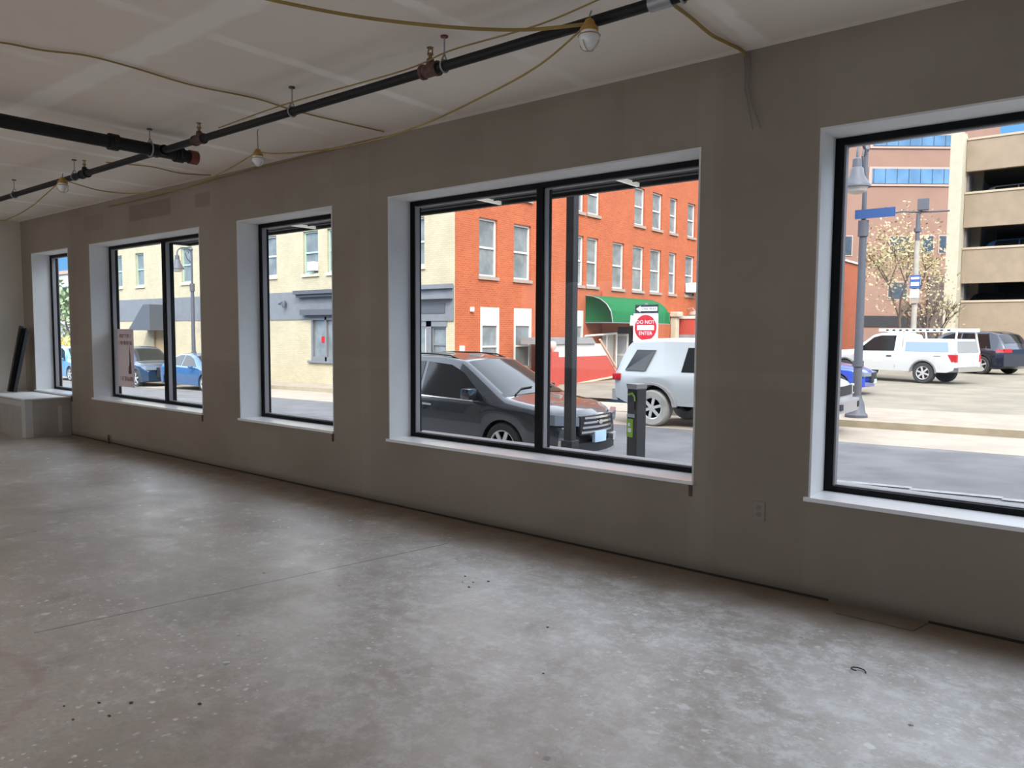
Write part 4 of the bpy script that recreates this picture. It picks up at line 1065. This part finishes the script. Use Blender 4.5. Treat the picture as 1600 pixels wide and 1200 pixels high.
def lamp_post(x, y, label, blade=False):
    t = thing('street_lamp', label, 'street lamp', (x, y, gz(x)+.15), 0)
    g = M['lamp_grey']
    MB().lathe([(.24, 0), (.24, .06), (.19, .12), (.16, .32), (.12, .42), (.10, .5)], n=18).build('base', g, t, True)
    MB().cyl((0, 0, .45), (0, 0, 4.4), .095, .075, 14).cyl((0, 0, 1.15), (0, 0, 1.28), .12, n=14).cyl((0, 0, 4.05), (0, 0, 4.4), .11, n=14).cyl((0, 0, 4.4), (0, 0, 5.9), .05, .045, 12).lathe([(.05, 5.9), (.07, 5.95), (.03, 6.05), (.0001, 6.12)], n=12).build('pole', g, t, True)
    pts = [(0, 0, 5.55)]+[(0, -.34+.34*math.cos(a), 5.75+.26*math.sin(a)) for a in [PI*k/8 for k in range(9)]]+[(0, -.68, 5.62)]
    m = MB(); m.tube(pts, .03, 8); m.tube([(0, -.03, 5.35), (0, -.2, 5.5), (0, -.3, 5.75), (0, -.2, 5.9), (0, -.12, 5.78)], .022, 6); m.build('arm', g, t, True)
    l = MB().lathe([(.05, 5.66), (.09, 5.62), (.10, 5.45), (.13, 5.42), (.15, 5.28), (.25, 5.12), (.29, 5.06), (.29, 5.02), (.25, 5.02)], (0, -.68, 0), 'z', 22).build('lantern', g, t, True)
    MB().lathe([(.24, 5.02), (.20, 4.93), (.08, 4.89), (.0001, 4.885)], (0, -.68, 0), 'z', 18).build('lamp_glass', mat('lamp_diffuser', (.55, .5, .45), .3), l, True)
    if blade:
        MB().box(-.16, .66, -.10, -.085, 4.43, 4.63).build('street_name_blade', M['sign_blue'], t)
    return t

def street_furniture():
    # slim post near the kerb outside the big window
    t = thing('slim_post', 'slim dark post with square foot outside the big window, in front of the dark SUV', 'post', (-5.40, 3.55, gz(-5.4)+.15))
    MB().box(-.058, .058, -.058, .058, .4, 5.4, bev=.012).build('shaft', M['pole'], t)
    MB().box(-.085, .085, -.085, .085, 0, .52, bev=.012).build('foot', M['pole'], t)
    # payment pillar
    k = thing('parking_meter', 'dark kerbside pay pillar with green label outside the big window', 'parking meter', (-4.47, 3.6, gz(-4.47)+.15), math.radians(-18))
    H = .885-(gz(-4.47)+.15)
    MB().box(-.088, .088, -.075, .075, 0, H-.05, bev=.015).build('pillar', M['pole'], k)
    MB().prism([(-.082, H-.06), (.082, H-.06), (.095, H), (-.095, H)], lambda u, v, q: (u, q, v), -.085, .08).build('cap', M['outer_frame'], k)
    m = MB(); m.box(-.07, .05, -.085, -.07, H-.30, H-.09); m.build('display', M['dark_plastic'], k)
    m = MB(); m.prism([(-.06, H-.12), (.02, H-.10), (.06, H-.14), (.068, H-.2), (.052, H-.2), (.045, H-.155), (.01, H-.125), (-.06, H-.14)], lambda u, v, q: (u, q, v), -.092, -.083); m.build('green_arc', mat('green_print', (.22, .36, .03), .5), k)
    m = MB(); m.box(-.075, .055, -.088, -.07, H-.40, H-.36); m.build('card_slot', M['galv'], k)
    m = MB(); m.box(-.08, .025, -.083, -.07, H-.64, H-.42); q = m.build('label_panel', mat('green_label', (.20, .36, .02), .5), k)
    m = MB(); m.box(-.055, .0, -.086, -.083, H-.58, H-.53); m.box(-.055, -.02, -.086, -.083, H-.51, H-.47); m.build('label_print', M['sign_white'], q)
    # DO NOT ENTER / ONE WAY
    s = thing('traffic_sign_post', 'metal post with DO NOT ENTER and ONE WAY signs in front of the green awning', 'sign', (-10.08, 14.0, gz(-10.08)+.10))
    z0 = -(gz(-10.08)+.10)
    MB().box(-.03, .03, -.02, .02, 0, z0+2.3).build('post', M['galv'], s)
    fy = lambda u, v, q: (u, -q, v)
    cz = z0+1.63; h = .39
    p = MB().prism([(-.36, cz-h), (.36, cz-h), (.38, cz-h+.02), (.38, cz+h-.02), (.36, cz+h), (-.36, cz+h), (-.38, cz+h-.02), (-.38, cz-h+.02)], fy, .022, .028).build('do_not_enter_plate', M['sign_white'], s)
    MB().prism([(.335*math.cos(2*PI*i/40), cz+.35*math.sin(2*PI*i/40)) for i in range(40)], fy, .028, .031).build('red_disc', M['sign_red'], p)
    MB().box(-.26, .26, -.034, -.031, cz-.065, cz+.065).build('white_bar', M['sign_white'], p)
    R = Matrix.Rotation(PI/2, 4, 'X')
    text_mesh('DO NOT', .14, M['sign_white'], 'lettering', p, Matrix.Translation((0, -.032, cz+.15)) @ R)
    text_mesh('ENTER', .14, M['sign_white'], 'lettering', p, Matrix.Translation((0, -.032, cz-.155)) @ R)
    cz = z0+2.14
    p = MB().prism([(-.33, cz-.115), (.38, cz-.115), (.38, cz+.115), (-.33, cz+.115)], fy, .022, .028).build('one_way_plate', M['sign_black'], s)
    MB().prism([(-.30, cz), (-.16, cz+.095), (-.17, cz+.055), (.35, cz+.055), (.35, cz-.055), (-.17, cz-.055), (-.16, cz-.095)], fy, .028, .031).build('white_arrow', M['sign_white'], p)
    text_mesh('ONE WAY', .095, M['sign_black'], 'lettering', p, Matrix.Translation((.10, -.032, cz)) @ R)
    MB().prism([(-.52, cz-.45), (-.40, cz-.45), (-.36, cz-.2), (-.50, cz-.16)], fy, -.03, -.024).build('side_plate', M['sign_white'], s)
    lamp_post(-4.55, 13.75, 'grey street lamp with bell lantern and blue blade seen through the right window', True)
    lamp_post(-33.2, 13.45, 'grey street lamp with bell lantern in front of the cream building', False)
    # pole with parking plates in the lot
    u = thing('plate_pole', 'pale tall pole with blue and white sign plates beside the blossoming tree', 'pole', (-7.14, 33.0, lot_z(33)))
    Z = lambda z: 1.3176*z-.7955
    m = MB(); m.cyl((0, 0, 0), (0, 0, Z(5.0)), .12, .11, 14); m.build('shaft', mat('weathered_pole', (.33, .295, .24), .8, var=.1), u, True)
    m = MB(); m.cyl((0, 0, Z(5.0)), (0, 0, Z(5.9)), .09, .08, 12); m.cyl((0, 0, Z(5.3)), (0, 0, Z(5.42)), .15, n=12); m.box(-.03, .4, -.16, .08, Z(6.0), Z(6.38), bev=.02); m.cyl((0.02, 0, Z(5.85)), (.14, 0, Z(6.05)), .05, n=8); m.build('head_box', M['lamp_grey'], u)
    m = MB(); m.tube([(-1.35, 0, Z(5.98)), (-.65, -.02, Z(6.02)), (0, 0, Z(5.95)), (1.2, .02, Z(5.92))], .04, 6); m.build('cross_arm', M['lamp_grey'], u)
    p = MB().box(-.19, .22, -.18, -.14, Z(3.42), Z(3.86)).build('blue_plate', M['sign_blue'], u)
    m = MB(); m.box(-.15, .18, -.187, -.18, Z(3.72), Z(3.79)); m.build('plate_print', M['sign_white'], p)
    m = MB(); m.box(-.15, .18, -.187, -.18, Z(3.50), Z(3.62)); m.build('plate_print', M['sign_white'], p)
    MB().box(-.17, .20, -.175, -.14, Z(3.10), Z(3.38)).build('white_plate', M['sign_white'], u)
    MB().box(-.17, .20, -.175, -.14, Z(2.92), Z(3.08)).build('grey_plate', M['walk'], u)
    # canopy on our own front, seen under the window heads
    c = thing('entrance_canopy', 'dark metal canopy over the windows seen under their heads', 'canopy', (0, .47, 2.745))
    m = MB(); m.box(-10.75, -1.75, -.098, .93, .02, .16); m.box(-10.8, -1.7, .90, .95, -.012, .22); m.box(-10.8, -10.72, -.098, .95, -.012, .22); m.box(-1.78, -1.7, -.098, .95, -.012, .22)
    m.build('deck', M['soffit'], c)
    m = MB()
    for k in range(5): m.box(-10.7, -1.8, .1+.17*k, .115+.17*k, .008, .02)
    m.build('seam_rib', M['band_dark'], c)
    for x in (-3.24, -4.76, -6.28, -7.70, -9.25):
        MB().box(x-.014, x+.014, .50, .90, -.012, .02).build('light_strip', M['strip'], c)

def tree(name, label, loc, H, trunk_h, rad, zc, n, leaf, lsize, seed, stems=1, group=None):
    rr = random.Random(seed); t = thing(name, label, 'tree', loc, 0, group)
    m = MB(); tips = []
    def grow(p, d, L, r, lev):
        q = p+d*L; mid = p+d*L*.5+Vector((rr.uniform(-1, 1), rr.uniform(-1, 1), 0))*L*.05
        m.tube([p, mid, q], [r, r*.85, r*.65], 5)
        tips.append((q, lev)); tips.append((mid, lev))
        if lev == 0: return
        for k in range(rr.choice((3, 3, 4))):
            dd = (d+Vector((rr.uniform(-1, 1), rr.uniform(-1, 1), rr.uniform(-.25, .55)))*.75).normalized()
            grow(q, dd, L*rr.uniform(.6, .8), r*.6, lev-1)
    for s in range(stems):
        grow(Vector((rr.uniform(-.2, .2)*(stems > 1), rr.uniform(-.2, .2)*(stems > 1), 0)), Vector((rr.uniform(-.25, .25)*(stems > 1), rr.uniform(-.2, .2)*(stems > 1), 1)).normalized(), trunk_h, .035*H/3, 3)
    m.build('trunk', M['bark'], t, True)
    m = MB(); P = [p for p, l in tips if l <= 1]
    k = 0
    while k < n:
        if rr.random() < .65: c = rr.choice(P)+Vector((rr.gauss(0, 1), rr.gauss(0, 1), rr.gauss(0, 1)))*rad*.13
        else:
            v = Vector((rr.gauss(0, 1), rr.gauss(0, 1), rr.gauss(0, 1))).normalized()*rr.random()**.4
            c = Vector((v.x*rad, v.y*rad, zc+v.z*(H-zc)))
        e = Vector(((c.x)/rad, (c.y)/rad, (c.z-zc)/(H-zc)))
        k += 1
        if e.length > 1.08: continue
        a = Vector((rr.gauss(0, 1), rr.gauss(0, 1), rr.gauss(0, 1))).normalized(); b = a.orthogonal().normalized(); s = lsize*rr.uniform(.6, 1.3)
        m.poly([c-a*s, c+b*s*.6, c+a*s, c-b*s*.6])
    m.build('foliage', leaf, t, recalc=False)
    return t

def background():
    # tan office building turned towards the corner
    ang = math.atan2(.6276, .7785)
    b = thing('office_building', 'tan brick office building with long blue window bands behind the trees', 'building', (-17.39, 78.29, 0), ang)
    m = MB(); m.box(-30, 9.45, 0, 18, -1, 40); m.build('wall', M['tan'], b)
    for z0, z1, x0, x1 in ((19.92, 20.95, -3.0, 5.9), (16.28, 17.69, -3.0, 5.75)):
        f = MB().box(x0-.3, x1+.3, -.12, .02, z0-.25, z1+.2).build('window_band', M['tan_trim'], b)
        MB().box(x0, x1, -.18, -.12, z0, z1).build('pane', M['band_glass'], f)
        m = MB()
        for k in range(8): m.box(x0+.1+k*1.15, x0+.16+k*1.15, -.20, -.18, z0, z1)
        m.build('glazing_bar', M['dark_glass'], f)
    for x0, x1, z0, z1 in ((2.3, 3.3, 9.6, 11.2), (3.95, 5.1, 9.6, 11.2), (-.9, .9, 9.5, 11.1), (-6.2, -4.75, 9.3, 11.1), (-.9, .9, 5.0, 6.6)):
        f = MB().box(x0-.12, x1+.12, -.06, .02, z0-.12, z1+.12).build('office_window', M['tan_trim'], b)
        MB().box(x0, x1, -.10, -.06, z0, z1).build('pane', M['dark_glass'], f)
    MB().box(-8, 9.4, -.08, .02, 2.2, 3.3).build('ground_shade_strip', M['dark_void'], b)  # dark strip on the flat wall, shade put into its colour
    MB().box(2.9, 9.0, -.35, .02, -.6, 7.2).build('shaded_bay', mat('shaded_brown_facade', (.10, .065, .055), .85, var=.1), b)  # brown facade portion with its shade put into the colour
    # parking garage
    Y = 47.0; g = thing('parking_garage', 'tan concrete parking garage with open decks and cream corner pillar', 'building', (0, 0, 0))
    levels = [(-1, 3.38), (4.50, 6.46), (7.75, 9.67), (10.98, 12.76)]
    for z0, z1 in levels:
        s = MB().box(-7.42, 16, Y, Y+.35, z0, z1).build('parapet', M['garage'], g)
        MB().box(-7.42, 16, Y-.05, Y+.4, z1, z1+.12).build('coping', M['garage_trim'], s)
    for z in (2.35, 5.45, 8.65, 11.75):
        MB().box(-7.42, 16, Y+.36, Y+17, z-.25, z).build('deck_slab', M['deck'], g)
    for x in (-7.3, 2.5, 10):
        for y in (Y+2, Y+9): MB().box(x, x+.5, y, y+.5, -1, 11.5).build('column', M['garage'], g)
    MB().box(-7.42, 16, Y+17, Y+17.3, -1, 12.7).build('rear_wall', M['deck'], g)
    MB().box(-7.42, -7.3, Y+.36, Y+17, -1, 12.6).build('side_wall', M['deck'], g)
    MB().box(-8.08, -7.44, Y-1.2, Y+.4, -1, 13.05, bev=.03).build('corner_pillar', M['pillar'], g)
    sedan('deck_car', 'pale car roof showing over the top parapet gap of the garage', -4.6, 49.6, 8.66, 0, M['paint_silver'], True, group='cars on the garage decks')
    sedan('deck_car', 'dark car on the middle deck of the garage', -4.4, 49.4, 5.46, 0, M['paint_steel'], True, group='cars on the garage decks')
    sedan('deck_car', 'dark minivan on the lowest open deck of the garage', -5.1, 49.6, 2.36, 0, M['paint_navy'], True, group='cars on the garage decks')
    # trees
    tree('blossom_tree', 'pale tree in spring bud behind the white pickup', (-8.75, 38.0, -.3), 8.6, 2.6, 2.15, 5.6, 2300, M['spring'], .085, 5)
    tree('multi_stem_tree', 'thin multi-stemmed pale tree beside the garage pillar', (-7.45, 40.0, -.3), 6.2, 1.6, 1.4, 3.4, 450, M['spring'], .08, 9, 4)
    # far end of the street through the narrowest window
    tree('street_tree', 'light green tree at the far end of the street, through the narrowest window', (-60.5, 18.6, -1.3), 6.6, 2.2, 2.6, 4.3, 1100, M['leaf'], .22, 3)
    sh = tree('yellow_shrub', 'yellow flowering shrub at the far end of the street', (-54.2, 16.2, -1.1), 2.3, .5, .9, 1.45, 500, M['yellow'], .12, 8, 3)
    p = thing('pale_building', 'pale grey building at the far end of the street', 'building', (-100, 22, -1.6))
    m = MB(); m.box(-10, 34, 10, 26, 0, 9.5); m.build('wall', mat('pale_grey_render', (.50, .50, .50), .8, var=.05), p)
    for k in range(7): MB().box(-2+4*k, -.2+4*k, 9.93, 10.02, 6.0, 8.0).build('dark_window', M['dark_glass'], p)
    MB().box(-10.2, 34.2, 9.8, 26.2, 9.5, 9.9).build('roof_edge', M['tan_trim'], p)
    q = thing('grey_garden_wall', 'grey wall behind the far street tree', 'wall', (-62, 20.6, -1.5))
    MB().box(-6, 8, 0, .3, 0, 3.4).build('panel', mat('grey_fence', (.30, .31, .33), .8, var=.1), q)

def cars():
    near_suv(); offroad_suv(); pickup()
    sedan('navy_suv', 'dark navy SUV parked behind the tail of the white pickup', -5.35, 34.6, lot_z(36), math.radians(150), M['paint_navy'], True, k=1.08)
    sedan('blue_car', 'bright blue car nose behind the street lamp in the parking lot', -8.15, 20.8, -.40, math.radians(3), M['paint_blue'])
    sedan('steel_blue_car', 'steel blue car parked before the cream building, beside the street lamp', -28.35, 11.35, gz(-28.3), 0, M['paint_steel'])
    sedan('dark_car', 'dark blue car at the far kerb just right of the window poster', -33.9, 11.35, gz(-33.9), 0, M['paint_ink'], True)
    sedan('pale_blue_car', 'light blue car through the narrowest far window', -40.9, 11.4, gz(-40.9), 0, M['paint_sky'], True)
# ------------------------------------------------------------------ light and camera
def lighting():
    sc = bpy.context.scene
    w = bpy.data.worlds.new('sky'); sc.world = w; w.use_nodes = True; n = w.node_tree.nodes
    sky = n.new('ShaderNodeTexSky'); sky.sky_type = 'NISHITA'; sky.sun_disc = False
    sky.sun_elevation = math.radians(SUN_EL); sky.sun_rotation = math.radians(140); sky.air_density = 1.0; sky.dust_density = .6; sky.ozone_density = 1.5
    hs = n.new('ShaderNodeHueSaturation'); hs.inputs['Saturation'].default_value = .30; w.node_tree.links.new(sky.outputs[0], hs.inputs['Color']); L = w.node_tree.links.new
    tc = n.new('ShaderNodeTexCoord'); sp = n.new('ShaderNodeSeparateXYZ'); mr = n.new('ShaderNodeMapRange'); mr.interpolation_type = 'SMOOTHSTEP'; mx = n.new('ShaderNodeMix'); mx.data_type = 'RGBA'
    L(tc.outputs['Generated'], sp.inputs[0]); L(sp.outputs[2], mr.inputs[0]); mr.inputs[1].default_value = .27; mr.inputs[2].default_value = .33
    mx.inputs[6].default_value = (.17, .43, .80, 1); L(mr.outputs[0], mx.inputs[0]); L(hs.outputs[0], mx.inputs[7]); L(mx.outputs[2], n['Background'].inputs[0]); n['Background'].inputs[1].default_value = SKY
    l = bpy.data.lights.new('sun', 'SUN'); l.energy = SUN; l.angle = math.radians(.6); l.color = (1, .93, .82)
    o = bpy.data.objects.new('sun', l); C.objects.link(o)
    e = math.radians(SUN_EL); d = Vector((.64*math.cos(e), -.768*math.cos(e), math.sin(e)))
    o.rotation_euler = d.to_track_quat('Z', 'Y').to_euler()
    # added fill lights at unseen rear openings, standing in for daylight behind the camera
    for i, (a, b) in enumerate(((-11.5, -7.5), (-6, -2), (-.5, 4.5))):
        l = bpy.data.lights.new('rear_fill_light', 'AREA'); l.shape = 'RECTANGLE'; l.size = b-a-.1; l.size_y = 2.0; l.energy = BACK[i]; l.color = (1, .95, .88)
        o = bpy.data.objects.new('rear_fill_light', l); C.objects.link(o); o.location = ((a+b)/2, RY-.12, 1.65); o.rotation_euler = (PI/2, 0, 0)
    # sky portals in the front windows
    for a, b, _ in WINS:
        l = bpy.data.lights.new('window_portal', 'AREA'); l.shape = 'RECTANGLE'; l.size = b-a; l.size_y = HZ-SZ
        l.cycles.is_portal = True
        o = bpy.data.objects.new('window_portal', l); C.objects.link(o); o.location = ((a+b)/2, .40, (SZ+HZ)/2); o.rotation_euler = (-PI/2, 0, 0)
    sc.view_settings.view_transform = 'Standard'; sc.view_settings.look = 'None'; sc.view_settings.gamma = 1; sc.view_settings.use_curve_mapping = False
    sc.view_settings.exposure = EXPO
    sc.cycles.max_bounces = 10; sc.cycles.diffuse_bounces = 6; sc.cycles.transparent_max_bounces = 16; sc.cycles.glossy_bounces = 4
    sc.cycles.sample_clamp_indirect = 6; sc.cycles.caustics_reflective = False; sc.cycles.caustics_refractive = False

def camera():
    cam = bpy.data.cameras.new('camera'); o = bpy.data.objects.new('camera', cam); C.objects.link(o)
    R = Vector((.77847496, .62764346, .00635858)); U = Vector((-.04860629, .05018095, .99755667)); F = Vector((-.62579083, .77688195, -.06957203))
    m = Matrix.Identity(4)
    for j in range(3): m[j][0], m[j][1], m[j][2] = R[j], U[j], -F[j]
    m.translation = (0, -4.33997, 1.5); o.matrix_world = m
    cam.sensor_fit = 'HORIZONTAL'; cam.sensor_width = 36; cam.lens = 1173.869/1600*36; cam.clip_start = .05; cam.clip_end = 400
    bpy.context.scene.camera = o

WALL_A, WALL_B = (.275, .225, .175, 1), (.335, .283, .225, 1)
CEIL_A, CEIL_B = (.78, .70, .61, 1), (.84, .76, .67, 1)
FLOOR_A, FLOOR_B = (.44, .385, .33, 1), (.62, .56, .50, 1)
BLOCK_H = 12.2
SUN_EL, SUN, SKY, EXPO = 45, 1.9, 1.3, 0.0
BACK = (62, 24, 12)

interior_materials(); street_materials(); vehicle_materials()
room(); room_things(); ground(); corner_buildings(); street_furniture(); background(); cars()
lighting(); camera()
